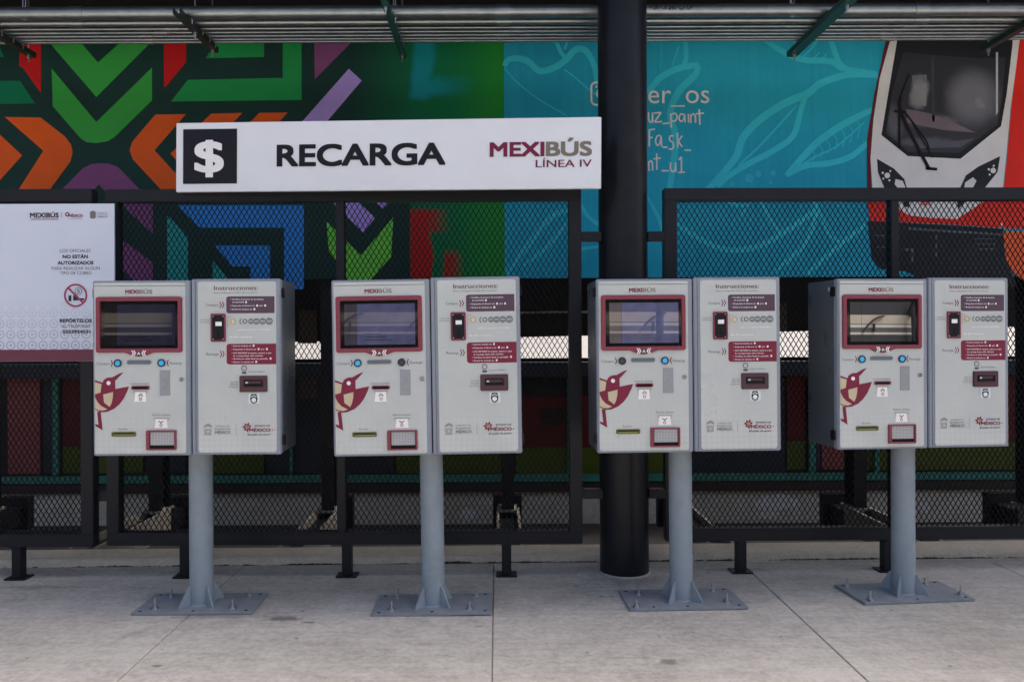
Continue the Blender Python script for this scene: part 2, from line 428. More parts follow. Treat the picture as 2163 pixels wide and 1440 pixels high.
far_box('beam', mat('navy_beam_paint', (44, 50, 62), 1, 0.4), -9, 9, 764, 794, -0.22, -0.08, 0.01)
p0, p1 = at(1020, 661, WY-0.5), at(1330, 658, WY-0.5)
MB().cyl((p0.x, -0.5, p0.z+0.52), (p1.x, -0.5, p1.z+0.52), 0.01, 8).build('conduit', GALV, far)

vs = []; fs = []; nx_e = 40
for i in range(nx_e+1):
    x = -32 + 64*i/nx_e
    for yy, zz in ((17.5, -0.53), (19, 0.25), (22, 2.0), (25, 3.6), (27, 4.2), (27, -0.6)): vs.append((x, yy + random.uniform(-0.05, 0.05), zz))
for i in range(nx_e):
    for j in range(5): fs.append((i*6+j, (i+1)*6+j, (i+1)*6+j+1, i*6+j+1))
struct(MB().add(vs, fs).build('light_catcher_slope', mat('light_catcher_pale', (138, 135, 130), 1, 0.85, var=0.1, vscale=1.2)))  # added slope, tilted to catch sky light and brighten the slot above the beam

# ------------------------------------------------------------------ mural
MY = 6.8
def mz(px, py): x, z = xz(px, py, MY); return (x, z - 1.95)
mural = thing('mural_wall', 'painted mural wall with geometric shapes, teal leaves and a red and white train', 'wall', (0, MY, 1.95))
zbot = 0.045
mural_top = 2.35
def paint(rgb, rough=0.6, var=0.10, k=2.05):
    return mat('paint_%d_%d_%d' % rgb, rgb, k, rough, var=var, vscale=2.2, bump=0.03, bscale=50)
DG = paint((17, 42, 38), var=0.2)
# gradients: airbrushed green field
m, g = newmat('airbrushed_green', 0.6); g.b.inputs['Specular IOR Level'].default_value = 0.15
P = g.sep(g.pos()); X, Z = P[0], P[2]
def mx_(px): return xz(px, 300, MY)[0]
def mzz(py): return HCAM + (PY - py)*MY/FPX
nn = g.noise(g.pos(), 3.0, 4, 0.55); wob = g.math('MULTIPLY', g.math('SUBTRACT', nn, 0.5), 0.14)
Xw = g.math('ADD', X, wob); Zw = g.math('ADD', Z, wob)
base = g.mix(g.rng(Xw, mx_(720), mx_(940), 0, 1, True), L4(17, 42, 38, 2.2), L4(8, 84, 52, 2.2))
base = g.mix(g.rng(Xw, mx_(930), mx_(1060), 0, 1, True), base, L4(24, 104, 38, 2.2))
# soft turquoise L
lx = g.math('MULTIPLY', g.rng(Xw, mx_(862), mx_(880), 0, 1, True), g.rng(Xw, mx_(900), mx_(925), 1, 0, True))
lx = g.math('MULTIPLY', lx, g.rng(Zw, mzz(212), mzz(196), 0, 1, True))
ly = g.math('MULTIPLY', g.rng(Xw, mx_(866), mx_(880), 0, 1, True), g.rng(Xw, mx_(905), mx_(1010), 1, 0, True))
ly = g.math('MULTIPLY', ly, g.math('MULTIPLY', g.rng(Zw, mzz(208), mzz(190), 0, 1, True), g.rng(Zw, mzz(178), mzz(150), 1, 0, True)))
f = g.math('MAXIMUM', lx, ly)
base = g.mix(g.math('MULTIPLY', f, 0.85), base, L4(12, 108, 118, 2.2))
# soft reds low down
rx = g.math('MULTIPLY', g.rng(X, mx_(864), mx_(867), 0, 1), g.rng(Xw, mx_(902), mx_(912), 1, 0, True))
rx = g.math('MULTIPLY', rx, g.rng(Z, mzz(438), mzz(446), 0, 1))
rx = g.math('MULTIPLY', rx, g.rng(Z, mzz(620), mzz(600), 0, 1))
rx2 = g.math('MULTIPLY', g.rng(Xw, mx_(905), mx_(955), 0.9, 0, True), g.math('MULTIPLY', g.rng(X, mx_(866), mx_(868), 0, 1), g.math('MULTIPLY', g.rng(Zw, mzz(500), mzz(480), 0, 1, True), g.rng(Z, mzz(446), mzz(440), 1, 0))))
rx3 = g.math('MULTIPLY', g.math('MULTIPLY', g.rng(Xw, mx_(932), mx_(942), 0, 1, True), g.rng(Xw, mx_(950), mx_(985), 1, 0, True)), g.rng(Zw, mzz(522), mzz(545), 0, 0.9, True))
rx3 = g.math('MULTIPLY', rx3, g.rng(Z, mzz(505), mzz(510), 0, 1))
f = g.math('MAXIMUM', rx, g.math('MAXIMUM', rx2, rx3))
base = g.mix(f, base, L4(128, 24, 22, 2.2))
g.l(base, g.b.inputs['Base Color'])
AIR = m
# teal field
m, g = newmat('teal_field_paint', 0.6); g.b.inputs['Specular IOR Level'].default_value = 0.15
P = g.sep(g.pos()); n1 = g.noise(g.pos(), 1.1, 6, 0.55); n2 = g.noise(g.pos(), 6, 5, 0.6)
mp = g.n('ShaderNodeMapping'); mp.inputs['Scale'].default_value = (1, 1, 0.04); g.l(g.pos(), mp.inputs['Vector'])
n3 = g.noise(mp.outputs[0], 26, 3, 0.5)
f = g.math('ADD', g.math('MULTIPLY', n1, 0.6), g.math('ADD', g.math('MULTIPLY', n2, 0.15), g.math('MULTIPLY', n3, 0.25)))
c = g.mix(g.rng(f, 0.35, 0.65), L4(22, 108, 130, 2.4), L4(28, 126, 146, 2.4))
g.l(c, g.b.inputs['Base Color']); TEALF = m
def mpanel(name, px0, px1, m_):
    x0 = mz(px0, 500)[0]; x1 = mz(px1, 500)[0]
    return MB().box(x0, x1, 0, 0.06, zbot, mural_top).build(name, m_, mural)
mpanel('panel', -600, 866, DG)
xg0, xg1 = mz(866, 400)[0], mz(1066, 400)[0]
mpanel('panel', 866, 1066, AIR)
mpanel('panel', 1066, 2800, TEALF)
# upper soft field starts further left (above the sign)
MB().flat([mz(700, 60), mz(866, 60), mz(866, 430), mz(700, 430)], -0.0015).build('airbrushed_field', AIR, mural)
def A(*pts): return [mz(x*0.3514, y*0.3514) for x, y in pts]
def E(*pts): return [mz(230 + x*0.3098, 400 + y*0.3098) for x, y in pts]
def Cc(*pts): return [mz(1360 + x*0.3712, y*0.3712) for x, y in pts]
def G(*pts): return [mz(1400 + x*0.3527, 380 + y*0.3527) for x, y in pts]
def Bz(*pts): return [mz(700 + x*0.3514, y*0.3514) for x, y in pts]
def patch(name, rgb, poly, y=-0.003, parent=None, **kw):
    return MB().flat(poly, y).build(name, paint(rgb, **kw), parent or mural)
LG = (40, 122, 50); RD = (146, 18, 20); OR = (186, 70, 22); MV = (98, 56, 92); GR = (20, 112, 56); LV = (134, 116, 176); BL = (36, 102, 160); TL = (26, 118, 114); LM = (84, 158, 54)
patch('painted_bar', (6, 88, 62), A((-400,488),(122,488),(212,624),(-400,632)))
patch('painted_bar', (6, 88, 62), A((-200,200),(0,285),(25,345),(-200,345)))
patch('painted_bar', RD, A((118,180),(247,180),(247,560),(140,410),(118,400)))
patch('painted_chevron', LG, A((230,180),(420,180),(590,378),(810,180),(985,180),(580,585)))
patch('painted_chevron', LG, A((312,415),(580,735),(915,408),(915,605),(690,825),(650,850),(580,862),(520,855),(485,832),(318,640)))
patch('painted_bar', RD, A((985,180),(1120,180),(1120,375),(995,525),(987,525)))
patch('painted_bar', GR, A((1350,180),(1588,180),(1588,345),(1238,352)))
patch('painted_bar', GR, A((1700,180),(1813,180),(1813,603),(1028,612),(1130,482),(1700,470)))
patch('painted_triangle', MV, A((1888,180),(2190,180),(1893,478)))
patch('painted_bar', LV, [mz(737,146), mz(764,171), mz(690,258), mz(638,258)])
patch('painted_arrow', OR, A((-300,540),(0,810),(135,935),(0,1085),(-300,1200)))
patch('painted_chevron', OR, A((30,705),(245,708),(390,820),(428,870),(438,915),(425,970),(290,1155),(240,1200),(75,1200),(262,908)))
patch('painted_chevron', OR, A((935,690),(1118,688),(930,905),(1150,1145),(1190,1190),(1015,1190),(800,960),(780,905),(795,855)))
patch('painted_chevron', OR, A((1270,685),(1458,680),(1215,925),(1400,1145),(1230,1145),(1025,925)))
patch('painted_chevron', OR, A((1560,680),(1730,678),(1500,925),(1690,1145),(1520,1145),(1315,925)))
patch('painted_arch', MV, A((330,1190),(350,1165),(500,1012),(550,988),(600,982),(660,986),(710,1005),(860,1160),(880,1190),(670,1190),(595,1110),(515,1190)))
patch('painted_triangle', MV, E((60,80),(300,80),(300,305)))
patch('painted_bar', MV, E((-80,215),(55,315),(300,500),(300,680),(240,680),(55,515),(-80,415)))
patch('painted_bar', TL, E((398,170),(540,330),(540,680),(398,680)))
patch('painted_bar', BL, E((465,108),(1330,108),(1330,680),(1195,680),(1195,262),(620,262)))
patch('painted_bar', BL, E((722,382),(1100,382),(1100,680),(965,680),(965,525),(840,525)))
patch('painted_triangle', TL, E((708,485),(840,640),(708,640)))
patch('painted_bar', LV, E((1440,10),(1620,10),(1815,195),(1735,295)))
patch('painted_triangle', LV, E((1780,50),(1940,50),(1870,135)))
patch('painted_chevron', LM, E((1485,220),(1720,450),(1940,190),(1925,460),(1760,645),(1650,645),(1500,420)))
# leaf line work on the teal field
LF = paint((40, 146, 160), k=2.2); LF2 = paint((34, 134, 152), k=2.2)
leaf = MB()
LC = [0]
def lf(pts, wd): LC[0] += 1; leaf.ribbon(pts, wd*MY/FPX, -0.0025 - 0.00005*LC[0], 0.3)
for pts, wd in (
    (Cc((1330,430),(1150,428),(1000,480),(930,535),(800,590),(650,690),(560,790),(520,900),(400,1040),(300,1150)), 16),
    (Cc((920,540),(890,640),(850,770),(750,850),(600,930),(500,990),(420,1060)), 13),
    (Cc((870,600),(780,700),(650,840),(540,940)), 4),
    (Cc((1300,625),(1150,700),(1000,800),(900,900),(810,1000)), 15),
    (Cc((1285,800),(1180,890),(1050,930),(920,945),(810,1000)), 13),
    (Cc((1250,700),(1100,830),(980,890),(880,950)), 4),
    (Cc((640,180),(760,280),(900,340),(1060,350),(1130,390),(1330,420)), 13),
    (Cc((1050,180),(1080,280),(1120,370),(1200,410)), 12),
    (Cc((900,330),(960,270),(1020,180)), 5), (Cc((960,340),(1000,300)), 4), (Cc((1000,345),(1040,310)), 4),
    (Cc((310,370),(200,390),(100,440),(20,530)), 14),
    (Cc((310,370),(290,430),(200,520),(150,650),(180,800),(150,1050),(120,1200)), 15),
    (Cc((230,180),(240,330),(210,400)), 10), (Cc((100,180),(95,400)), 2.5), (Cc((200,260),(160,380)), 4),
    (Bz((1040,400),(1060,365),(1110,352),(1180,370),(1250,428),(1330,412),(1400,370),(1470,300),(1530,310),(1580,400),(1600,520)), 14),
    (Bz((1340,200),(1370,300),(1420,370)), 9), (Bz((1440,200),(1400,300)), 7),
    (Bz((1040,410),(1120,500),(1250,600),(1420,700)), 3), (Bz((1400,420),(1480,480),(1560,550),(1700,640)), 3),
    (G((60,250),(250,370),(400,420),(560,400),(700,330),(850,230),(930,160)), 12),
    (G((370,110),(430,150),(520,150)), 8), (G((440,240),(500,170)), 6), (G((570,100),(640,240),(720,340)), 8),
    (G((660,560),(760,470),(850,380),(920,200),(900,120)), 10), (G((860,570),(1000,440),(1210,270)), 10), (G((930,180),(1000,330),(1080,380)), 7),
    (Bz((1050,1650),(1200,1450),(1330,1300),(1480,1250)), 12), (Bz((1150,1600),(1300,1480),(1450,1300)), 8),
    (Bz((1480,1200),(1560,1320),(1700,1400)), 9), (Bz((1480,1500),(1620,1480)), 10), (Bz((1880,1150),(1960,1300),(2000,1420)), 8)):
    lf(pts, wd)
for k_ in range(7):
    t = k_/7; lf(Cc((1230-300*t, 720+190*t), (1200-300*t, 690+190*t-20)), 3); lf(Cc((1230-300*t, 720+190*t), (1215-300*t, 790+150*t)), 3)
leaf.build('painted_leaves', LF, mural, label='pale turquoise leaf outlines brushed on the teal field')
mb = MB()
for (x, y, r_) in ((500,1050,14),(600,1015,26),(650,990,20),(735,985,16),(720,1040,10)):
    cx, cz = Cc((x, y))[0]; mb.flat(circ(cx, cz, r_*0.3712*MY/FPX, 18), -0.0052)
mb.build('painted_berries', LF2, mural)
# artists' names
TXW = paint((206, 212, 212), var=0.12)
def mtext(sx, px0, px1, pyb, cap, bold=0.0, slope=0.0):
    x0, z = mz(px0, pyb); x1, _ = mz(px1, pyb)
    text('lettering', sx, x0, x1, z, cap*MY/FPX, -0.006, TXW, mural, bold, 4, slope)
mtext('er_os', 1369, 1498, 219, 40)
def hand(strokes):
    mb = MB()
    for q, st in enumerate(strokes): mb.ribbon(Cc(*st), 3.2*MY/FPX, -0.006 - 0.0002*(q % 3))
    mb.build('hand_lettering', TXW, mural)
hand([[(26,640),(27,680),(36,697),(46,690),(49,642)], [(49,642),(50,700)], [(58,646),(97,642)], [(97,642),(60,697)], [(60,697),(103,694)], [(106,706),(146,702)],
      [(152,648),(156,728)], [(152,656),(176,647),(188,664),(180,688),(155,692)], [(229,654),(210,652),(199,672),(208,692),(224,684),(231,652)], [(231,652),(235,699)],
      [(252,650),(254,700)], [(267,702),(266,652)], [(266,662),(282,650),(292,664),(293,702)], [(314,624),(318,712)], [(296,650),(341,646)]])
hand([[(30,740),(30,836)], [(26,741),(63,737)], [(28,786),(50,784)], [(95,776),(78,774),(66,800),(74,828),(90,818),(97,776)], [(97,776),(101,836)], [(105,840),(134,839)],
      [(170,776),(150,776),(146,798),(166,816),(164,846),(140,850)], [(190,758),(192,842)], [(217,774),(193,808)], [(196,806),(217,838)], [(231,856),(268,857)]])
hand([[(28,974),(27,920)], [(27,932),(38,916),(48,930),(49,972)], [(72,874),(73,968)], [(54,906),(96,901)], [(100,973),(142,973)], [(151,926),(151,962),(164,978),(178,962),(179,926)], [(179,926),(182,980)],
      [(198,912),(212,894)], [(212,894),(213,982)], [(194,984),(233,981)]])
a, b = mz(1247, 173), mz(1296, 224); r_ = 0.045
ic = MB(); ic.ring(rrect(a[0], b[1], b[0], a[1], r_), rrect(a[0]+0.015, b[1]+0.015, b[0]-0.015, a[1]-0.015, r_*0.7), -0.006, -0.001)
cx, cz = (a[0]+b[0])/2, (a[1]+b[1])/2
ic.ring(circ(cx, cz, 0.05, 24), circ(cx, cz, 0.036, 24), -0.006, -0.001)
ic.flat(circ(a[0]+0.05, a[1]-0.045, 0.009, 10), -0.006)
ic.build('camera_icon', TXW, mural)
# ---- the painted train
tr = patch('painted_train', (178, 178, 182), Cc((1450,120),(1395,250),(1340,450),(1305,680),(1288,900),(1300,1080),(1330,1180),(2020,1180),(2042,1075),(2060,900),(2085,620),(2115,400),(2138,255),(2150,120)), -0.004)
tr['label'] = 'painted front of a white and red train'
tr_ = tr
def tp(name, rgb, poly, y, **kw): return patch(name, rgb, poly, y, tr_, **kw)
tp('dark_edge', (74, 24, 28), Cc((1420,120),(1450,120),(1395,250),(1340,450),(1305,680),(1288,900),(1300,1190),(1270,1190),(1268,800),(1310,540),(1372,250)), -0.005)
tp('red_flank', (176, 34, 26), Cc((2150,120),(2800,120),(2800,1300),(2030,1300),(2045,1080),(2065,900),(2090,600)), -0.0045)
tp('windshield_frame', (26, 28, 32), Cc((1450,160),(1435,260),(1395,500),(1350,770),(1500,890),(1800,905),(2030,720),(2062,540),(2095,260),(2100,160)), -0.006)
m, g = newmat('airbrushed_windshield', 0.5)
P = g.sep(g.pos()); n1 = g.noise(g.pos(), 4.0, 4, 0.55, 0.6); n2 = g.noise(g.pos(), 14, 4, 0.6)
wx = g.math('ADD', P[0], g.math('MULTIPLY', g.math('SUBTRACT', n1, 0.5), 0.14)); wz = g.math('ADD', P[2], g.math('MULTIPLY', g.math('SUBTRACT', n2, 0.5), 0.05))
def blob(cx, cy, rx_, ry_, a0=0.25, a1=1.0):
    X0, Z0 = xz(1360 + cx*0.3712, cy*0.3712, MY); kx_ = FPX/MY/0.3712
    ex = g.math('MULTIPLY', g.math('SUBTRACT', wx, X0), kx_/rx_); ez = g.math('MULTIPLY', g.math('SUBTRACT', wz, Z0), kx_/ry_)
    return g.rng(g.math('SQRT', g.math('ADD', g.math('MULTIPLY', ex, ex), g.math('MULTIPLY', ez, ez))), a0, a1, 1, 0, True)
f = g.math('MULTIPLY', blob(1870, 560, 200, 210), 0.75)
f = g.math('MAXIMUM', f, g.math('MULTIPLY', blob(1900, 590, 60, 70), 1.0))
f = g.math('MAXIMUM', f, g.math('MULTIPLY', blob(1565, 530, 65, 115, 0.6), 0.85))
f = g.math('MAXIMUM', f, g.math('MULTIPLY', blob(1660, 690, 230, 50), 0.5))
f = g.math('MAXIMUM', f, g.math('MULTIPLY', blob(1430, 700, 60, 140), 0.35))
f = g.math('MAXIMUM', f, g.math('MULTIPLY', blob(1600, 810, 240, 35), 0.3))
c = g.mix(f, L4(33, 34, 40, 1.6), L4(112, 114, 121, 1.6))
g.l(c, g.b.inputs['Base Color'])
MB().flat(Cc((1475,300),(1410,530),(1375,760),(1505,865),(1790,872),(2010,710),(2040,540),(2055,330),(1900,335),(1700,320)), -0.007).build('windshield', m, tr_)
tp('windshield_pillar', (50, 52, 58), Cc((1632,330),(1648,330),(1652,700),(1638,690)), -0.0078)
tp('windshield_reflection', (104, 106, 110), Cc((1532,482),(1604,478),(1604,606),(1536,598)), -0.0078, var=0.35)
tp('windshield_reflection', (84, 86, 92), Cc((1524,432),(1606,428),(1608,470),(1592,470),(1590,446),(1540,448),(1538,476),(1526,476)), -0.0079)
tp('windshield_reflection', (92, 82, 90), Cc((1490,622),(1600,642),(1720,680),(1885,757),(1700,742),(1500,700)), -0.0078, var=0.3)
tp('windshield_reflection', (66, 68, 76), Cc((1520,800),(1700,812),(1880,790),(1800,840),(1560,846)), -0.0078, var=0.3)
tp('windshield_reflection', (148, 150, 156), Cc((2000,300),(2012,300),(2012,640),(2000,660)), -0.008)
wp = MB()
for pts, wd in ((Cc((1505,425),(1455,560),(1450,640)), 4), (Cc((1420,635),(1480,640)), 6), (Cc((1450,640),(1450,845)), 6), (Cc((1455,560),(1465,660),(1620,965)), 7),
                (Cc((1480,640),(1600,800),(1620,880)), 4), (Cc((1500,660),(1640,900)), 2.5), (Cc((1600,960),(1665,965)), 6)):
    wp.ribbon(pts, wd*MY/FPX, -0.010 - 0.0003*(len(wp.f) % 5))
wp.build('wiper', paint((18, 18, 20)), tr_)
tp('headlight', (30, 32, 36), Cc((1325,905),(1420,960),(1480,1020),(1500,1090),(1480,1130),(1370,1080),(1330,980)), -0.006)
tp('headlight', (30, 32, 36), Cc((2025,890),(1900,950),(1830,1000),(1795,1075),(1800,1130),(1930,1080),(2010,980)), -0.006)
for (x, y, r_) in ((1383,1000,16),(1357,985,7),(1360,1018,6),(1400,975,6),(1395,1028,6),(1985,972,16),(1960,965,7),(1988,945,6),(1965,995,6),(2008,990,5)):
    cx, cz = Cc((x, y))[0]; MB().flat(circ(cx, cz, r_*0.3712*MY/FPX, 14), -0.0075).build('lamp', paint((206, 206, 210)), tr_)
tp('lamp', (170, 170, 174), Cc((1430,1020),(1470,1030),(1490,1075),(1450,1080),(1425,1050)), -0.0075)
tp('lamp', (170, 170, 174), Cc((1870,1010),(1890,1030),(1870,1070),(1820,1075),(1825,1040)), -0.0075)
tp('red_bumper', (168, 40, 34), G((1215,75),(1270,75),(1330,100),(2163,100),(2400,100),(2400,300),(2025,290),(1760,270),(1440,255),(1240,247)), -0.0055)
tp('white_grille', (190, 188, 190), G((1300,60),(1360,120),(1430,190),(1480,215),(1600,228),(1760,235),(1920,130),(1990,60)), -0.0065)
tp('grille_slot', (34, 36, 42), G((1430,90),(1480,90),(1472,165),(1440,162)), -0.0075)
tp('grille_slot', (34, 36, 42), G((1755,90),(1840,90),(1765,182)), -0.0075)
tp('pink_mark', (176, 96, 100), G((1540,125),(1600,125),(1600,155),(1540,155)), -0.0075)
tp('undercarriage', (30, 33, 38), G((1225,248),(1440,258),(1760,275),(2035,295),(2040,420),(2090,560),(2120,640),(1650,640),(1450,548),(1300,532),(1250,470)), -0.0062, var=0.5)
tp('undercarriage_edge', (70, 76, 84), G((1470,285),(1760,305),(2030,322),(2030,334),(1760,318),(1470,300)), -0.0072)
for (x0, x1, y0, y1) in ((1440,1500,410,425),(1485,1500,425,500),(1630,1640,330,460),(1860,1990,350,358),(1870,1990,380,388),(1880,1990,410,418),(1260,1330,330,338),(1270,1340,400,406)):
    tp('undercarriage_line', (62, 66, 74), G((x0,y0),(x1,y0),(x1,y1),(x0,y1)), -0.0074)
tp('orange_disc', (196, 74, 40), G((2035,310),(2300,305),(2330,450),(2300,600),(2163,612),(2095,550),(2050,470)), -0.008)
tp('white_line', (206, 206, 206), G((2022,262),(2030,262),(2030,290),(2022,290)), -0.008)

# frame behind the mural: posts on channel feet, dark cross beam under the ceiling
for i, px in enumerate((-40, 327, 692, 1073, 1445, 1818, 2190)):
    x = at(px, 1060, 6.9).x
    nm = ('far-left edge', 'first ticket machine', 'gap after the first machine', 'second ticket machine', 'third ticket machine', 'fourth ticket machine', 'far-right edge')[i]
    p = thing('mural_post', 'black mural post on channel foot behind the mesh fence, by ' + nm, 'post', (x, 7.0, 0.03), group='posts carrying the mural wall')
    MB().box(-0.053, 0.053, -0.1, -0.088, 0.01, 4.4).box(-0.053, 0.053, 0.088, 0.1, 0.01, 4.4).box(-0.006, 0.006, -0.088, 0.088, 0.01, 4.4).build('column', BLACK, p)
    fm = mat('pale_channel', (150, 143, 132), 1, 0.7, var=0.3, vscale=20)  # flanges and base plate paler than the black channel
    f = MB().box(-0.085, 0.085, -1.31, 0.35, -0.2, -0.045).build('foot_channel', BLACK, p)
    for sx in (-1, 1):
        MB().box(sx*0.085-0.011, sx*0.085+0.011, -1.31, 0.0, -0.2, 0.015).build('flange', fm, f)
    MB().box(-0.08, 0.08, -0.13, 0.13, -0.004, 0.012).build('base_plate', fm, p)
    MB().box(-0.13, 0.13, 0.36, 0.46, -0.25, 0.04).build('end_block', BLACK, p)

# roof over this platform
roof = thing('station_roof', 'dark corrugated station roof above the pipes', 'roof', (0, 4, 4.5))
mb = MB(); y0r, y1r = 4.5, 8.62
n = 270; vs = []; fs = []
for i in range(n+1):
    x = -14 + 28*i/n; zz = 0.03 if (i // 2) % 2 else 0.0
    vs += [(x, y0r-4, zz), (x, y1r-4, zz)]
for i in range(n): fs.append((2*i, 2*i+2, 2*i+3, 2*i+1))
mb.add(vs, fs); mb.build('roof_sheet', ROOFM, roof)
for y in (4.58, 5.35):
    MB().box(-14, 14, y-4-0.04, y-4+0.04, -0.22, -0.03).build('purlin', ROOFM, roof)
MB().box(-14, 14, 2.72, 2.79, -0.46, -0.03).build('beam', ROOFM, roof)

# ------------------------------------------------------------------ pipes and hangers under the roof
def zp(r): return 3.70 + r
specs = [(25, 0.044), (45.5, 0.026), (58.5, 0.0125), (66.5, 0.0115), (74, 0.0115), (81, 0.0115), (86.5, 0.0115)]
pn = ['widest galvanised pipe of the overhead run', 'second, darker galvanised pipe behind the widest one', 'third overhead pipe, the uppermost of the thin ones', 'fourth overhead pipe, second of the thin ones', 'fifth overhead pipe, middle of the thin ones', 'sixth overhead pipe, second from the mural side', 'lowest looking thin pipe next to the mural top']
PY_ = []
for (py, r), lab in zip(specs, pn):
    D = (zp(r) - HCAM) * FPX / (PY - py); PY_.append((D, r))
    t = thing('pipe', lab, 'pipe', (0, D, zp(r)), group='pipes on the overhead rack')
    off = random.uniform(-0.4, 0.4)
    MB().cyl((-9, 0, 0), (9, 0, 0), r, 20).build('tube', GALV, t)
    for xx in ((at(163, 20, D).x, at(1062, 20, D).x, at(1945, 20, D).x) if r > 0.02 else (at(330+off*100, 20, D).x, at(1075, 20, D).x + off*0.2, at(1890, 20, D).x+off*0.3)):
        MB().cyl((xx-0.05, 0, 0), (xx+0.05, 0, 0), r+0.004, 20).build('coupling', GALV, t)
t = bpy.data.objects['pipe']; D, r = PY_[0]; mb = MB()
x = at(1366, 20, D).x
for i in range(16):
    x += random.uniform(0.012, 0.024)
    mb.ribbon([(x, random.uniform(-0.004, 0.022)), (x+random.uniform(-0.008, 0.012), random.uniform(-0.012, 0.008)), (x+random.uniform(0.005, 0.02), random.uniform(-0.006, 0.02))], 0.006, -r-0.0008-0.0001*(i % 4))
mb.build('marker_scrawl', INKD, t)
def strut(px, py, d_end, d0, wd, m, lab):
    e = at(px, py, d_end); z = 3.70 - 0.021
    t = thing('pipe_hanger', lab, 'hanger', (e.x, d_end, z), group='hangers carrying the overhead pipes')
    mb = MB(); L = d_end - d0; h = 0.02
    mb.box(-wd/2, wd/2, -L, 0, -h, -h+0.004).box(-wd/2, -wd/2+0.004, -L, 0, -h+0.004, h).box(wd/2-0.004, wd/2, -L, 0, -h+0.004, h)
    mb.build('channel', m, t)
    for yy in (-0.06, -L*0.55 if L < 1.2 else -1.0):
        MB().cyl((0, yy, -h-0.05), (0, yy, 0.8), 0.006, 8).build('threaded_rod', STEEL, t)
        MB().cyl((0, yy, -h-0.022), (0, yy, -h), 0.014, 6).build('nut', STEEL, t)
    for D, r in PY_[::2]:
        if d0 < D < d_end:
            MB().cyl((wd/2+0.004, D-d_end, -0.012), (wd/2+0.004, D-d_end, 0.03), 0.007, 6).build('clamp_bolt', STEEL, t)
strut(852, 120, 6.3, 4.4, 0.042, STRUT, 'green pipe hanger above the sign, pointing down towards the airbrushed green field')
strut(1672, 122, 6.3, 4.4, 0.075, STRUT, 'teal pipe hanger right of the column, pointing towards the painted leaves')
strut(455, 105, 6.15, 5.40, 0.05, STRUTD, 'dark pipe hanger above the left end of the sign')
strut(70, 128, 6.25, 5.3, 0.05, STRUTD, 'dark pipe hanger at the left edge in front of the red bar')
strut(2078, 110, 6.2, 5.2, 0.05, STRUTD, 'dark pipe hanger in front of the painted train windshield')
for px in (52, 835, 1673):
    D, r = PY_[0]; x = at(px, 10, D).x
    t = thing('pipe_clamp', 'thin twin-rod pipe clamp on the widest pipe, ' + {52: 'at the left edge', 835: 'above the sign', 1673: 'right of the column'}[px], 'clamp', (x, D, zp(r)), group='pipe clamps')
    for s in (-1, 1):
        MB().cyl((s*0.012, 0, 0.04), (s*0.012, 0, 0.72), 0.004, 8).build('rod', STEEL, t)
    MB().ring([(0.0465*math.cos(a), 0.0465*math.sin(a)) for a in [2*math.pi*i/20 for i in range(20)]], [(0.044*math.cos(a), 0.044*math.sin(a)) for a in [2*math.pi*i/20 for i in range(20)]], -0.01, 0.01).build('band', STEEL, t)
    t.children[-1].rotation_euler = (0, 0, R(90))

# ------------------------------------------------------------------ round column
cxx = at(1318.5, 1100, 5.23).x
col = thing('column', 'thick round black steel column behind the third ticket machine', 'column', (cxx, 5.23, 0))
MB().cyl((0, 0, 0), (0, 0, 4.5), 0.156, 48).build('shaft', COLM, col)
mb = MB(); vs = []; fs = []; nn = 40
for i in range(nn):
    a = 2*math.pi*i/nn; r0 = 0.157; r1 = 0.163 + random.uniform(-0.004, 0.016)
    vs += [(r0*math.cos(a), r0*math.sin(a), 0.012), (r1*math.cos(a), r1*math.sin(a), 0.001)]
for i in range(nn): j = (i+1) % nn; fs.append((2*i, 2*i+1, 2*j+1, 2*j))
mb.add(vs, fs, True); mb.build('grout_ring', mat('pale_grout', (160, 155, 148), 1, 0.8, var=0.3, vscale=30), col)

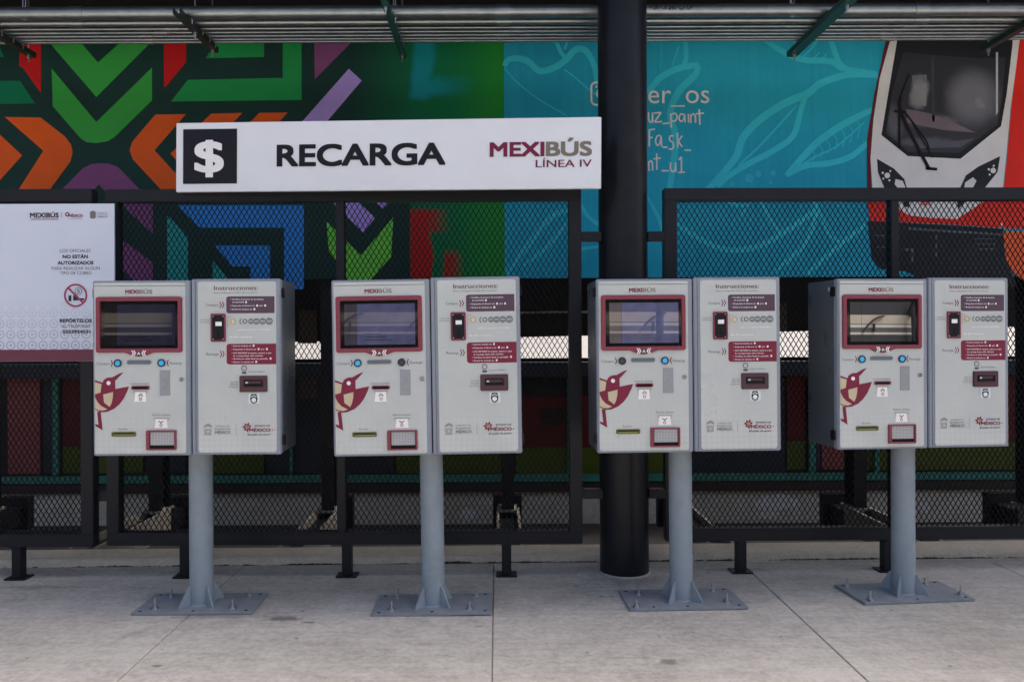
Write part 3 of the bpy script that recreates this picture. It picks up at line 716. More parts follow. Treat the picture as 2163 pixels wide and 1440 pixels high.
# ------------------------------------------------------------------ mesh fence panels
FY = 5.17
ZB, ZT = 0.205, 2.45
def fence(x0, x1, stiles, legs, label, yaw=0.0, wr=0.08):
    t = thing('mesh_fence_panel', label, 'fence', (x0, FY + 0.012*x0 + 0.03, 0), (0, 0, yaw), group='mesh fence panels')
    W = x1 - x0
    MB().box(0, W, -0.04, 0.04, ZT-wr, ZT).build('top_rail', BLACK, t, bevel=0.005)
    MB().box(0, W, -0.04, 0.04, ZB, ZB+wr).build('bottom_rail', BLACK, t, bevel=0.005)
    for a in (0, W-wr):
        MB().box(a, a+wr, -0.039, 0.039, ZB+wr, ZT-wr).build('stile', BLACK, t, bevel=0.004)
    for a in stiles:
        MB().box(a-x0-0.027, a-x0+0.027, -0.03, 0.038, ZB+wr, ZT-wr).build('stile', BLACK, t, bevel=0.004)
    for a in legs:
        lg = MB().box(a-x0-0.03, a-x0+0.03, -0.032, 0.032, 0.008, ZB).build('leg', BLACK, t, bevel=0.003)
        MB().box(a-x0-0.065, a-x0+0.065, -0.055, 0.055, 0, 0.01).build('foot_plate', BLACK, lg)
    # expanded metal
    px_, pz_, th, dp = 0.0342, 0.057, 0.0044, 0.004
    mb = MB(); V = mb.v; F = mb.f; S = mb.sm
    xa, xb, za, zb_ = wr, W-wr, ZB+wr, ZT-wr
    nc = int((xb-xa)/px_)+1; nr = int((zb_-za)/(pz_/2))+1
    ux, uz = px_/2, pz_/2; ll = math.hypot(ux, uz); nx, nz = -uz/ll*th/2, ux/ll*th/2
    y0, y1 = -0.008, -0.008+dp
    for r_ in range(nr):
        for c_ in range(nc):
            for sg in (1, -1):
                ax = xa + c_*px_ + (ux if r_ % 2 else 0); az = za + r_*uz
                bx = ax + sg*ux; bz = az + uz
                if min(ax, bx) < xa-0.001 or max(ax, bx) > xb+0.001 or bz > zb_+0.001: continue
                o = len(V); ox, oz = nx*1.0, nz*sg
                ya = y0 + (0.004 if sg > 0 else 0.0); yb = ya + dp
                V += [(ax-ox, ya, az-oz), (bx-ox, ya, bz-oz), (bx+ox, ya, bz+oz), (ax+ox, ya, az+oz),
                      (ax-ox, yb, az-oz), (bx-ox, yb, bz-oz), (bx+ox, yb, bz+oz), (ax+ox, yb, az+oz)]
                fr = [(0,1,2,3), (7,6,5,4), (0,4,5,1), (3,2,6,7)]
                if sg < 0: fr = [tuple(reversed(q)) for q in fr]
                F += [tuple(i+o for i in q) for q in fr]; S += [False]*4
    e = mb.build('expanded_mesh', MESHM, t); stuff(e)
    return t
X = lambda px: at(px, 760, FY).x
fence(X(-420), X(206), [X(-200)], [X(43), X(-260)], 'black mesh fence panel behind the white notice board, at the left edge')
fence(X(229), X(1228), [X(721)], [X(391), X(732), X(1068)], 'black mesh fence panel behind the first two ticket machines, left of the column')
fence(X(1405), X(2560), [X(1897)], [X(1567), X(1880), X(2300)], 'black mesh fence panel right of the column, behind the fourth ticket machine', 0.012)
def connector(x0, x1, zc, lab):
    o = MB().box(x0+0.002, x1-0.002, FY-0.02, FY+0.04, zc-0.03, zc+0.03).build('fence_connector', BLACK, bevel=0.004)
    tag(o, lab, 'bracket', 'fence connectors')
zt_, zl_ = at(1250, 500, FY).z, at(1250, 1042, FY).z
connector(X(1228), cxx-0.145, zt_, 'upper short black bracket joining left mesh fence to the column')
connector(X(1228), cxx-0.145, zl_, 'lower short black bracket joining left mesh fence to the column')
connector(cxx+0.145, X(1405), zt_, 'upper short black bracket joining right mesh fence to the column')
connector(cxx+0.145, X(1405), zl_, 'lower short black bracket joining right mesh fence to the column')
connector(X(206), X(229), at(215, 1047, FY).z, 'short black bracket joining the two left mesh fence panels')

# ------------------------------------------------------------------ RECARGA sign
pl, pr = at(372, 333, 5.07), at(1270, 322.5, 4.88)
SW = math.hypot(pr.x-pl.x, pr.y-pl.y); yaw = math.atan2(pr.y-pl.y, pr.x-pl.x)
SH = 151*4.88/FPX
tilt = math.atan2(pr.z-pl.z, SW)
sg = thing('recharge_sign', 'long white sign reading RECARGA with black dollar square above the fence', 'sign', pl, (0, -tilt, yaw))
MB().box(0, SW, 0, 0.03, -SH/2, SH/2).build('sign_board', SIGNW, sg, bevel=0.003)
def S(px, py): return (px-372)/898*SW, -((py-262+15*(px-372)/898) - (142+9*(px-372)/898)/2)/(142+9*(px-372)/898)*SH
def sx_(px): return (px-372)/898*SW
def sz_(t): return SH/2 - t*SH          # t: 0 top .. 1 bottom
def symbol_dollar():
    q = MB().box(sx_(388), sx_(505), -0.004, -0.0005, sz_(0.885), sz_(0.095)).build('dollar_square', SIGNK, sg)
    text('dollar_mark', '$', sx_(413), sx_(477), sz_(0.72), SH*0.46, -0.006, WHITE, q, 0.022, 6)
symbol_dollar()
text('lettering', 'RECARGA', sx_(591), sx_(949), sz_(0.65), SH*0.315, -0.003, SIGNK, sg, 0.028, 6)
text('lettering', 'MEXI', sx_(1041), sx_(1154), sz_(0.545), SH*0.205, -0.003, SIGNB, sg, 0.03, 6)
text('lettering', 'BÚS', sx_(1157), sx_(1251), sz_(0.545), SH*0.205, -0.003, SIGNT, sg, 0.03, 6)
text('lettering', 'LÍNEA IV', sx_(1136), sx_(1251), sz_(0.70), SH*0.105, -0.003, SIGNB, sg, 0.012, 5)
for xx in (0.35, 1.3, 2.3):
    MB().box(xx, xx+0.05, 0.03, 0.12, -SH/2+0.02, -SH/2+0.06).build('bracket', BLACK, sg)

# ------------------------------------------------------------------ notice board (left)
NY = 5.10
bl, tr2 = at(-330, 765, NY), at(241, 430, NY)
nb = thing('notice_board', 'white notice board with burgundy foot band left of the first ticket machine', 'notice board', (bl.x, NY, bl.z))
NW, NH = tr2.x - bl.x, tr2.z - bl.z
m, g = newmat('notice_print', 0.4)
o_ = g.sep(g.obj()); kx = 2*math.pi/0.0675
def frac(v): return g.math('SUBTRACT', g.math('FRACT', v), 0.5)
ux = frac(g.math('MULTIPLY', o_[0], 1/0.0675)); uz = frac(g.math('MULTIPLY', o_[2], 1/0.0675))
d = g.math('SQRT', g.math('ADD', g.math('MULTIPLY', ux, ux), g.math('MULTIPLY', uz, uz)))
ringm = g.math('MULTIPLY', g.rng(d, 0.30, 0.33), g.rng(d, 0.42, 0.45, 1, 0))
star = g.rng(g.math('MULTIPLY', g.math('ABSOLUTE', ux), g.math('ABSOLUTE', uz)), 0.004, 0.008, 1, 0)
star = g.math('MULTIPLY', star, g.rng(d, 0.16, 0.2, 1, 0))
pt = g.math('MAXIMUM', ringm, star)
pt = g.math('MULTIPLY', pt, g.rng(o_[2], 0.13, 0.40, 0.75, 0.0))
c = g.mix(pt, L4(200, 208, 222), L4(148, 154, 168))
g.l(c, g.b.inputs['Base Color'])
MB().box(0, NW, 0, 0.012, 0, NH).build('board', m, nb)
def nx_(px): return at(px, 600, NY).x - bl.x
def nz_(py): return HCAM + (PY-py)*NY/FPX - bl.z + (0.006)
BND = mat('notice_burgundy', (98, 36, 58), 1, 0.45, var=0.06)
MB().box(0, NW-0.001, -0.003, -0.0002, 0.001, nz_(736)).build('foot_band', BND, nb)
nt_ = lambda sx, a, b, zb, cap, m_, bold=0.0: text('lettering', sx, nx_(a), nx_(b), nz_(zb), cap*NY/FPX, -0.002, m_, nb, bold, 3)
nt_('MEXIBÚS', 64, 125, 458, 10.5, INKD, 0.03)
MB().box(nx_(66), nx_(124), -0.002, -0.001, nz_(462), nz_(460.5)).build('underline', BURGI, nb)
MB().box(nx_(130.5), nx_(131.3), -0.002, -0.001, nz_(458), nz_(447)).build('divider', INKG, nb)
nt_('MÉXICO', 146, 176, 457, 6, BURGI, 0.03); nt_('EL PODER DE SERVIR', 146, 174, 461, 2, INKG)
MB().ring(circ(nx_(143), nz_(451), 0.014, 12), circ(nx_(143), nz_(451), 0.007, 12), -0.002, -0.001).build('emblem', BURGI, nb)
MB().flat(rrect(nx_(191), nz_(460), nx_(203), nz_(446), 0.008), -0.002).flat([(nx_(189), nz_(448)), (nx_(205), nz_(448)), (nx_(197), nz_(443))], -0.0022).build('crest', INKG, nb)
nt_('GOBIERNO DEL', 207, 228, 449, 2.2, INKG); nt_('ESTADO DE', 207, 228, 453, 2.2, INKG); nt_('MÉXICO', 207, 228, 458, 3, INKG, 0.03)
nt_('LOS OFICIALES', 127, 192, 531, 6.5, INKG); nt_('NO ESTÁN', 133, 186, 544, 7.5, INKD, 0.03)
nt_('AUTORIZADOS', 122, 198, 557, 7.5, INKD, 0.03); nt_('PARA REALIZAR ALGÚN', 109, 211, 568, 6.5, INKG); nt_('TIPO DE COBRO', 127, 194, 578, 6.5, INKG)
ps = MB(); cx, cz = nx_(160), nz_(622); rr = 24.5*NY/FPX
ps.ring(circ(cx, cz, rr, 36), circ(cx, cz, rr*0.86, 36), -0.0035, -0.002)
c45 = rr*0.64; ps.prism([(cx-c45-0.004, cz+c45-0.004), (cx-c45+0.004, cz+c45+0.004), (cx+c45+0.004, cz-c45+0.004), (cx+c45-0.004, cz-c45-0.004)], -0.0032, -0.002)
sign_no = ps.build('no_cash_sign', mat('notice_red', (150, 34, 72), 1, 0.45), nb)
MB().flat([(nx_(145), nz_(634)), (nx_(151), nz_(634)), (nx_(151), nz_(622)), (nx_(145), nz_(622))], -0.0028).flat([(nx_(155), nz_(633)), (nx_(178), nz_(632)), (nx_(177), nz_(628)), (nx_(168), nz_(628)), (nx_(162), nz_(622)), (nx_(155), nz_(622))], -0.0028).build('hand', INKD, sign_no)
MB().ring(circ(nx_(166), nz_(613), 8*NY/FPX, 20), circ(nx_(166), nz_(613), 6.8*NY/FPX, 20), -0.003, -0.002).build('coin', INKG, sign_no)
text('coin_mark', 'S', nx_(163), nx_(169), nz_(617), 8*NY/FPX, -0.003, INKD, sign_no)
nt_('REPÓRTELOS', 126, 194, 679, 7.5, INKD, 0.03); nt_('AL TELÉFONO', 130, 190, 690, 6, INKG); nt_('5553954531', 132, 191, 702, 7, INKD, 0.03)
for a in (0.25, 1.2):
    MB().box(a, a+0.04, 0.012, 0.06, NH-0.06, NH-0.02).build('bracket', BLACK, nb)

# ------------------------------------------------------------------ ticket machines
K = 0.000746; KX = 0.000757
FR = -0.205                                  # front plane of the cabinets
def U(u): return (u - 717.5) * KX
def Vv(v): return 0.88 + (1352 - v) * K
def UV(*pts): return [(U(u), Vv(v)) for u, v in pts]
# panel face print: faint tile pattern that fades out upwards
m, g = newmat('panel_print', 0.38)
o_ = g.sep(g.obj())
ux = frac(g.math('MULTIPLY', o_[0], 1/0.030)); uz = frac(g.math('MULTIPLY', o_[2], 1/0.030))
d = g.math('SQRT', g.math('ADD', g.math('MULTIPLY', ux, ux), g.math('MULTIPLY', uz, uz)))
pt = g.math('MAXIMUM', g.rng(d, 0.18, 0.24, 1, 0), g.math('MULTIPLY', g.rng(d, 0.36, 0.40), g.rng(d, 0.46, 0.5, 1, 0)))
pt = g.math('MULTIPLY', pt, g.rng(o_[2], 0.90, 1.20, 0.8, 0.0))
nz2 = g.noise(g.pos(), 4, 5, 0.6)
c = g.mix(pt, L4(180, 187, 185), L4(203, 205, 199))
mp = g.n('ShaderNodeMapping'); mp.inputs['Scale'].default_value = (1.0, 1.0, 0.12); g.l(g.pos(), mp.inputs['Vector'])
nz3 = g.noise(mp.outputs[0], 40, 5, 0.65)
c = g.mix(g.rng(nz3, 0.62, 0.78, 0, 0.35), c, L4(150, 150, 148))
g.l(g.rng(nz2, 0.3, 0.7, 0.26, 0.5), g.b.inputs['Roughness'])
c = g.mix(g.rng(nz2, 0.42, 0.8, 0, 0.3), c, L4(160, 162, 161))
g.l(c, g.b.inputs['Base Color']); g.b.inputs['Coat Weight'].default_value = 0.15
PANEL = m
m, g = newmat('perforated_plate', 0.4)
o_ = g.sep(g.obj())
a_ = g.math('ADD', o_[0], o_[2]); b_ = g.math('SUBTRACT', o_[0], o_[2])
s1 = g.math('MULTIPLY', g.math('SINE', g.math('MULTIPLY', a_, 380)), g.math('SINE', g.math('MULTIPLY', b_, 380)))
g.l(g.mix(g.rng(s1, 0.0, 0.5, 0, 0.75), L4(176, 178, 180), L4(70, 72, 76)), g.b.inputs['Base Color'])
PERF = m
def screen_mat(name, base, emit, estr, ior=1.5):
    m, g = newmat(name, 0.008); g.b.inputs['IOR'].default_value = ior
    g.b.inputs['Base Color'].default_value = L4(*base)
    o = g.sep(g.obj()); n = g.noise(g.obj(), 14, 4, 0.6)
    g.b.inputs['Emission Color'].default_value = L4(*emit)
    g.l(g.rng(n, 0.3, 0.7, estr*0.75, estr*1.2), g.b.inputs['Emission Strength'])
    return m
SCR = [screen_mat('screen_dim', (5, 5, 8), (60, 60, 86), 0.09), screen_mat('screen_violet', (8, 8, 12), (92, 94, 132), 0.17),
       screen_mat('screen_violet_pale', (8, 8, 12), (100, 102, 142), 0.17, 1.9), screen_mat('screen_blank', (4, 4, 5), (40, 42, 48), 0.05, 2.9)]
SCRL = [screen_mat('screen_side_dark', (4, 4, 5), (26, 20, 24), 0.15), screen_mat('screen_side', (6, 6, 7), (58, 54, 66), 0.25),
        screen_mat('screen_side_warm', (6, 6, 7), (80, 72, 74), 0.3, 1.8), screen_mat('screen_side_blank', (4, 4, 5), (40, 42, 48), 0.05, 2.9)]
SCRT = screen_mat('screen_text', (20, 20, 26), (160, 162, 190), 0.55)

def build_machine(idx, loc, yaw, lean, label, screen, left_lit, right_lit):
    t = thing('ticket_machine', label, 'ticket machine', loc, (0, lean, yaw), group='ticket machines in a row on the platform')
    # ---- base plate, bolts, pole, gussets
    bp = MB().box(-0.33, 0.33, -0.165, 0.175, 0.002, 0.016).build('base_plate', PLATEM, t, bevel=0.003)
    bolts = [(-0.225, -0.095), (0.205, -0.10), (-0.215, 0.115), (0.235, 0.12)]
    if idx == 2: bolts = [(-0.285, -0.13), (0.24, -0.075), (-0.225, 0.085), (0.215, 0.12)]
    if idx == 3: bolts = [(-0.27, -0.115), (0.29, -0.095), (-0.285, 0.11), (0.21, 0.115)]
    for bi, (bx_, by_) in enumerate(bolts):
        h = (0.058, 0.05, 0.042, 0.05)[(bi + idx) % 4]
        b = MB().cyl((bx_, by_, 0.016), (bx_, by_, 0.016+h), 0.006, 10).cyl((bx_, by_, 0.019), (bx_, by_, 0.031), 0.016, 6).build('anchor_bolt', STEEL, bp)
        MB().cyl((bx_, by_, 0.016), (bx_, by_, 0.019), 0.02, 16).build('washer', STEEL, bp)
    for bx_, by_ in ((-0.29, -0.135), (0.29, -0.135), (-0.29, 0.145), (0.29, 0.145), (0.0, -0.135)):
        if idx == 2 and bx_ < -0.2 and by_ < 0: bx_ = -0.19
        MB().cyl((bx_, by_, 0.0155), (bx_, by_, 0.0167), 0.009, 14).build('bolt_hole', BLKR, bp)
    pole = MB().cyl((0, 0, 0.016), (0, 0, 0.9), 0.065, 40, caps=False).build('pole', GREYP, t)
    MB().cyl((0, 0, 0.0155), (0, 0, 0.023), 0.071, 40, r2=0.066).build('weld', GREYP, pole)
    for ang in (45, 135, 225, 315):
        c_, s_ = math.cos(R(ang)), math.sin(R(ang))
        px_, py_ = -s_*0.004, c_*0.004
        prof = [(0.062, 0.016), (0.135, 0.016), (0.135, 0.022), (0.074, 0.125), (0.062, 0.125)]
        n = len(prof); vs = [(r_*c_+px_, r_*s_+py_, z) for r_, z in prof] + [(r_*c_-px_, r_*s_-py_, z) for r_, z in prof]
        MB().add(vs, [tuple(range(n)), tuple(reversed(range(n, 2*n)))] + [(i, n+i, n+(i+1) % n, (i+1) % n) for i in range(n)]).build('gusset', GREYP, pole)
    # ---- cabinets
    def cabinet(u0, u1, v0, v1, lab):
        x0, x1, z0, z1 = U(u0), U(u1), Vv(v1), Vv(v0)
        cb = MB().box(x0+0.003, x1-0.003, FR+0.05, 0.145, z0+0.003, z1-0.003).build('cabinet', GREYB, t, bevel=0.004, label=lab)
        MB().box(x0, x1, FR, FR+0.046, z0, z1).build('door', GREY, cb, bevel=0.005)
        return cb, x0, x1, z0, z1
    cl, lx0, lx1, lz0, lz1 = cabinet(50, 744, 85, 1352, 'cabinet with touch screen')
    cr, rx0, rx1, rz0, rz1 = cabinet(753, 1385, 76, 1350, 'cabinet with instructions and coin slot')
    MB().box(U(744)+0.001, U(753)-0.001, FR+0.02, 0.13, lz0+0.01, lz1-0.01).build('seam', BLKR, cl)
    # hinges and tags on the outer sides
    for s_, x_, par in ((-1, lx0, cl), (1, rx1, cr)):
        for vz in (178, 1250):
            MB().box(min(x_, x_+s_*0.012), max(x_, x_+s_*0.012), FR+0.022, FR+0.062, Vv(vz+36), Vv(vz-36)).build('hinge', BLKP, par, bevel=0.003)
        MB().box(min(x_, x_+s_*0.003)-0.0, max(x_, x_+s_*0.003), FR+0.075, FR+0.1, Vv(172), Vv(142)).build('tag', mat('pale_tag', (170, 172, 176), 1, 0.5), par)
    yP, yI = FR-0.004, FR-0.0052               # panel face, ink
    def ink(name, m_, poly, par, dy=0.0): return MB().flat(poly, yI-dy).build(name, m_, par)
    # left panel with folded top strip
    MB().prism(rrect(U(64), Vv(1336), U(711), Vv(126), 0.012, 4, (1, 1, 0, 0)), yP, FR-0.0003).build('front_panel', PANEL, cl, bevel=0.0012, seg=1)
    MB().prism(rrect(U(64), Vv(122), U(711), Vv(101), 0.009, 4, (0, 0, 1, 1)), FR-0.006, FR-0.0003).build('top_strip', PANEL, cl, bevel=0.0012, seg=1)
    MB().prism(rrect(U(799), Vv(1333), U(1357), Vv(96), 0.014), yP, FR-0.0003).build('front_panel', PANEL, cr, bevel=0.0012, seg=1)
    MB().box(U(778), U(782), FR-0.0012, FR-0.0002, rz0+0.002, rz1-0.002).build('groove', mat('groove_grey', (70, 76, 86), 1, 0.6), cr)
    # ---- header lettering
    text('lettering', 'MEXI', U(285), U(380), Vv(181), 29*K, yI, BURGI, cl, 0.035, 4)
    text('lettering', 'BÚS', U(383), U(478), Vv(181), 29*K, yI, TAUPE, cl, 0.02, 4)
    # ---- screen
    by0 = FR-0.017
    bz = MB()
    bz.ring(rrect(U(80), Vv(606), U(690), Vv(204), 0.012), rrect(U(111), Vv(576), U(661), Vv(233), 0.004), by0, FR-0.003)
    bezel = bz.build('screen_bezel', BURG, cl, bevel=0.0025)
    MB().prism(UV((262,600),(300,612),(335,628),(385,636),(435,628),(470,612),(508,600)), by0+0.001, FR-0.003).build('bezel_tongue', BURG, cl, bevel=0.002)
    gz = (Vv(576)+Vv(233))/2; gx = (U(111)+U(661))/2
    gl = MB().box(U(112)-gx, U(660)-gx, -0.001, 0.002, Vv(575)-gz, Vv(234)-gz).build('screen', GLASS, cl, loc=(gx, FR-0.0085, gz))
    gl.rotation_euler = (R(-1.6), 0, 0)
    def sp(name, m_, u0, u1, v0, v1, d_=0.0014):
        return MB().flat([(U(u0)-gx, Vv(v1)-gz), (U(u1)-gx, Vv(v1)-gz), (U(u1)-gx, Vv(v0)-gz), (U(u0)-gx, Vv(v0)-gz)], -d_).build(name, m_, gl)
    sp('display_margin', SCRL[screen], 140, 226, 258, 552); sp('display_image', SCR[screen], 228, 640, 258, 552)
    for k_ in range(3):
        sp('display_button', SCRL[screen], 290, 400 + 40*k_, 470 + 22*k_, 478 + 22*k_, 0.0018)
    # chevrons and A on the tongue
    for q in (332, 346):
        MB().flat(UV((q,590),(q+8,590),(q+20,610),(q+8,630),(q,630),(q+11,610)), by0-0.0006).build('chevron', WHITE, cl)
        MB().flat(UV((770-q,590),(762-q,590),(750-q,610),(762-q,630),(770-q,630),(759-q,610)), by0-0.0006).build('chevron', WHITE, cl)
    MB().flat(UV((368,592),(402,592),(402,628),(368,628)), by0-0.0004).build('letter_square', PURP, cl)
    text('lettering', 'A', U(374), U(396), Vv(622), 20*K, by0-0.001, WHITE, cl, 0.03)
    # buttons
    for u_, lit in ((230, left_lit), (540, right_lit)):
        q = MB().ring(circ(U(u_), Vv(682), 28*K, 28), circ(U(u_), Vv(682), 20*K, 28), FR-0.013, FR-0.003).build('button', NAVY, cl, bevel=0.001, seg=1)
        MB().cyl((U(u_), FR-0.003, Vv(682)), (U(u_), FR-0.011, Vv(682)), 20.3*K, 28, r2=18*K).build('button_cap', BLUEB if lit else BLUED, q)
    text('lettering', 'Compra', U(80), U(172), Vv(692), 18*K, yI, INKG, cl); text('lettering', 'Recarga', U(598), U(686), Vv(692), 18*K, yI, INKG, cl)
    MB().flat(UV((178,658),(184,658),(195,682),(184,706),(178,706),(187,682)), yI).build('button_mark', BURGI, cl)
    MB().flat(UV((592,658),(586,658),(575,682),(586,706),(592,706),(583,682)), yI).build('button_mark', BURGI, cl)
    q = MB().ring(rrect(U(293), Vv(692), U(470), Vv(660), 15*K), rrect(U(300), Vv(687), U(463), Vv(665), 10*K), FR-0.008, FR-0.003).build('ticket_slot', SLOTG, cl)
    MB().flat(rrect(U(300), Vv(687), U(463), Vv(665), 10*K), FR-0.0045).build('slot_mouth', mat('slot_mouth_grey', (96, 106, 112), 1, 0.5), q)
    MB().box(U(526), U(600), FR-0.007, FR-0.003, Vv(917), Vv(735)).build('tactile_plate', BRAIL, cl, bevel=0.001, seg=1)
    tm = MB()
    for a in range(7):
        for b in range(3): 
            if (a*3+b+idx) % 4: tm.cyl((U(545+18*b), FR-0.007, Vv(755+23*a)), (U(545+18*b), FR-0.0084, Vv(755+23*a)), 0.003, 8)
    tm.build('tactile_dots', BRAIL, cl)
    lk = MB().cyl((U(682), FR-0.003, Vv(803)), (U(682), FR-0.010, Vv(803)), 19*K, 24, r2=16*K).build('lock', STEEL, cl)
    MB().ring(circ(U(682), Vv(803), 13*K, 18), circ(U(682), Vv(803), 9*K, 18), FR-0.0112, FR-0.0098).build('lock_face', BLKP, lk)
    MB().box(U(680), U(685), FR-0.0106, FR-0.0098, Vv(811), Vv(795)).build('keyhole', BLKR, lk)
    # card slot
    text('lettering', 'Inserta tarjeta', U(318), U(452), Vv(836), 13*K, yI, INKG, cl)
    q = MB().ring(rrect(U(325), Vv(874), U(454), Vv(846), 9*K), rrect(U(334), Vv(869), U(444), Vv(852), 4*K), FR-0.009, FR-0.003).build('card_slot', BURG, cl)
    MB().flat(rrect(U(333), Vv(870), U(445), Vv(851), 4*K), FR-0.0046).build('slot_mouth', BLKR, q)
    q = ink('card_sticker', WHITEL, UV((352,892),(424,892),(430,962),(344,962)), cl)
    ic = MB(); ic.ring(circ(U(390), Vv(942), 11*K, 18), circ(U(390), Vv(942), 7*K, 18), yI-0.0008, yI-0.0002)
    ic.ribbon(UV((374,918),(390,903),(406,918)), 4*K, yI-0.0008); ic.ribbon(UV((376,926),(390,913),(404,926)), 4*K, yI-0.0009); ic.build('sticker_icon', PURP, q)
    # receipt slot, tray
    text('lettering', 'Recibo', U(232), U(296), Vv(1163), 14*K, yI, INKG, cl)
    q = MB().ring(rrect(U(183), Vv(1212), U(356), Vv(1178), 8*K), rrect(U(196), Vv(1205), U(344), Vv(1186), 3*K), FR-0.010, FR-0.003).build('receipt_slot', OLIVE, cl, bevel=0.0012, seg=1)
    MB().flat(rrect(U(195), Vv(1206), U(345), Vv(1185), 3*K), FR-0.0046).build('slot_mouth', BLKR, q)
    MB().box(U(198), U(342), FR-0.007, FR-0.0047, Vv(1204), Vv(1196)).build('slot_lip', mat('olive_light', (132, 140, 60), 1, 0.4), q)
    text('lettering', 'Retira tarjeta', U(472), U(600), Vv(1064), 13*K, yI, INKG, cl)
    ink('bracket_line', INKG, UV((483,1080),(588,1080),(588,1096),(585,1096),(585,1083),(486,1083),(486,1096),(483,1096)), cl)
    ink('bracket_line', INKG, UV((340,884),(436,884),(436,898),(433,898),(433,887),(343,887),(343,898),(340,898)), cl)
    q = ink('tray_sticker', WHITEL, UV((497,1088),(574,1088),(582,1152),(488,1152)), cl, 0.0002)
    ic = MB(); ic.ring(circ(U(534), Vv(1133), 11*K, 18), circ(U(534), Vv(1133), 7*K, 18), yI-0.0012, yI-0.0006)
    ic.ribbon(UV((516,1102),(534,1112),(552,1102)), 6*K, yI-0.0012); ic.ribbon(UV((534,1110),(534,1122)), 5*K, yI-0.0013); ic.build('sticker_icon', PURP, q)
    tray = MB().ring(rrect(U(430), Vv(1311), U(644), Vv(1169), 8*K), rrect(U(454), Vv(1300), U(630), Vv(1180), 3*K), FR-0.016, FR-0.003).build('return_tray', BURG, cl, bevel=0.002, seg=1)
    MB().flat(UV((453,1181),(631,1181),(631,1301),(453,1301)), FR-0.0045).build('tray_mouth', BLKR, tray)
    MB().box(U(458), U(627), FR-0.0075, FR-0.0048, Vv(1276), Vv(1182)).build('tray_flap', PERF, tray)
    # hummingbird emblem
    bird = ink('hummingbird_emblem', BURGI, UV((66,802),(120,822),(128,802),(150,788),(170,783),(195,785),(210,797),(211,868),(308,850),(296,885),(270,938),(240,978),(200,1012),(150,1033),(108,1036),(66,1016)), cl)
    MB().flat(UV((180,788),(240,756),(270,747),(214,806)), yI-0.0003).build('beak', BURGI, bird)
    MB().flat(UV((80,1030),(106,1034),(119,1166),(68,1134),(68,1118),(90,1128)), yI-0.0003).build('leg', BURGI, bird)
    for poly in (((66,816),(114,832),(106,893),(66,905)), ((125,907),(195,890),(193,930),(184,970),(170,997),(130,966)), ((66,925),(84,962),(110,990),(155,1014),(120,1024),(88,1020),(66,1008))):
        MB().flat(UV(*poly), yI-0.0006).build('feather_patch', BEIGE, bird)
    cx, cz = UV((163,825))[0]; MB().flat(circ(cx, cz, 15*K, 16), yI-0.0006).build('eye', WHITE, bird)
    # ---- right panel
    text('lettering', 'Instrucciones:', U(915), U(1230), Vv(158), 32*K, yI, mat('plum_ink', (98, 70, 80), 1, 0.5), cr, 0.012)
    text('lettering', 'Esta máquina NO da cambio', U(915), U(1225), Vv(182), 11*K, yI, INKG, cr, 0, 2)
    for (vv, wds) in ((265, 'Compra'), (620, 'Recarga')):
        text('lettering', wds, U(858), U(945), Vv(vv+9), 19*K, yI, INKG, cr)
        for q in (954, 972): MB().flat(UV((q,vv-24),(q+6,vv-24),(q+17,vv),(q+6,vv+24),(q,vv+24),(q+10,vv)), yI).build('chevron', BURGI, cr)
    b1 = MB().flat(rrect(U(1003), Vv(326), U(1346), Vv(204), 18*K, 4, (1, 0, 0, 1)), yI).build('instruction_box', PURP, cr)
    b2 = MB().flat(rrect(U(1003), Vv(696), U(1356), Vv(547), 20*K, 4, (1, 0, 0, 1)), yI).build('instruction_box', BURGI, cr)
    tl = MB()
    for s_, a, b, vv in (('• Verifica el precio de la tarjeta', 1030, 1268, 230), ('en pantalla', 1046, 1130, 250), ('• Deposita el dinero en', 1030, 1205, 276), ('y/o', 1238, 1264, 276), ('• Retira la tarjeta en', 1030, 1186, 302)):
        put_text(tl, s_, U(a), U(b), Vv(vv), 10.5*K, yI-0.0006, 0.012, 2)
    for a, vv in ((1138, 246), (1217, 271), (1274, 271), (1197, 297)): tl.flat(UV((a,vv-7),(a+12,vv-7),(a+12,vv+7),(a,vv+7)), yI-0.0006)
    tl.build('lettering', WHITE, b1)
    tl = MB()
    for s_, a, b, vv in (('• Inserta tarjeta en', 1040, 1178, 567), ('• Deposita el dinero en', 1040, 1212, 592), ('y/o', 1246, 1272, 592), ('• NO RETIRES la tarjeta, espera a que', 1040, 1322, 619), ('la recarga haya sido exitosa', 1052, 1262, 639), ('• Verifica el saldo final en pantalla', 1040, 1296, 661), ('• Retira la tarjeta en', 1040, 1196, 684)):
        put_text(tl, s_, U(a), U(b), Vv(vv), 10.5*K, yI-0.0006, 0.012, 2)
    for a, vv in ((1190, 561), (1225, 586), (1284, 586), (1310, 655), (1208, 678)): tl.flat(UV((a,vv-7),(a+12,vv-7),(a+12,vv+7),(a,vv+7)), yI-0.0006)
    tl.build('lettering', WHITE, b2)
    # coin slot
    q = MB().ring(rrect(U(892), Vv(532), U(999), Vv(328), 10*K), rrect(U(903), Vv(520), U(988), Vv(340), 4*K), FR-0.012, FR-0.003).build('coin_acceptor', BURG, cr, bevel=0.0015, seg=1)
    MB().box(U(902), U(989), FR-0.0085, FR-0.0045, Vv(521), Vv(339)).build('acceptor_face', BLKP, q)
    MB().box(U(927), U(971), FR-0.0115, FR-0.0086, Vv(417), Vv(387)).build('coin_button', mat('white_button', (230, 230, 232), 1, 0.3), q, bevel=0.0006, seg=1)
    MB().box(U(942), U(952), FR-0.0095, FR-0.0086, Vv(505), Vv(450)).build('coin_slit', BLKR, q)
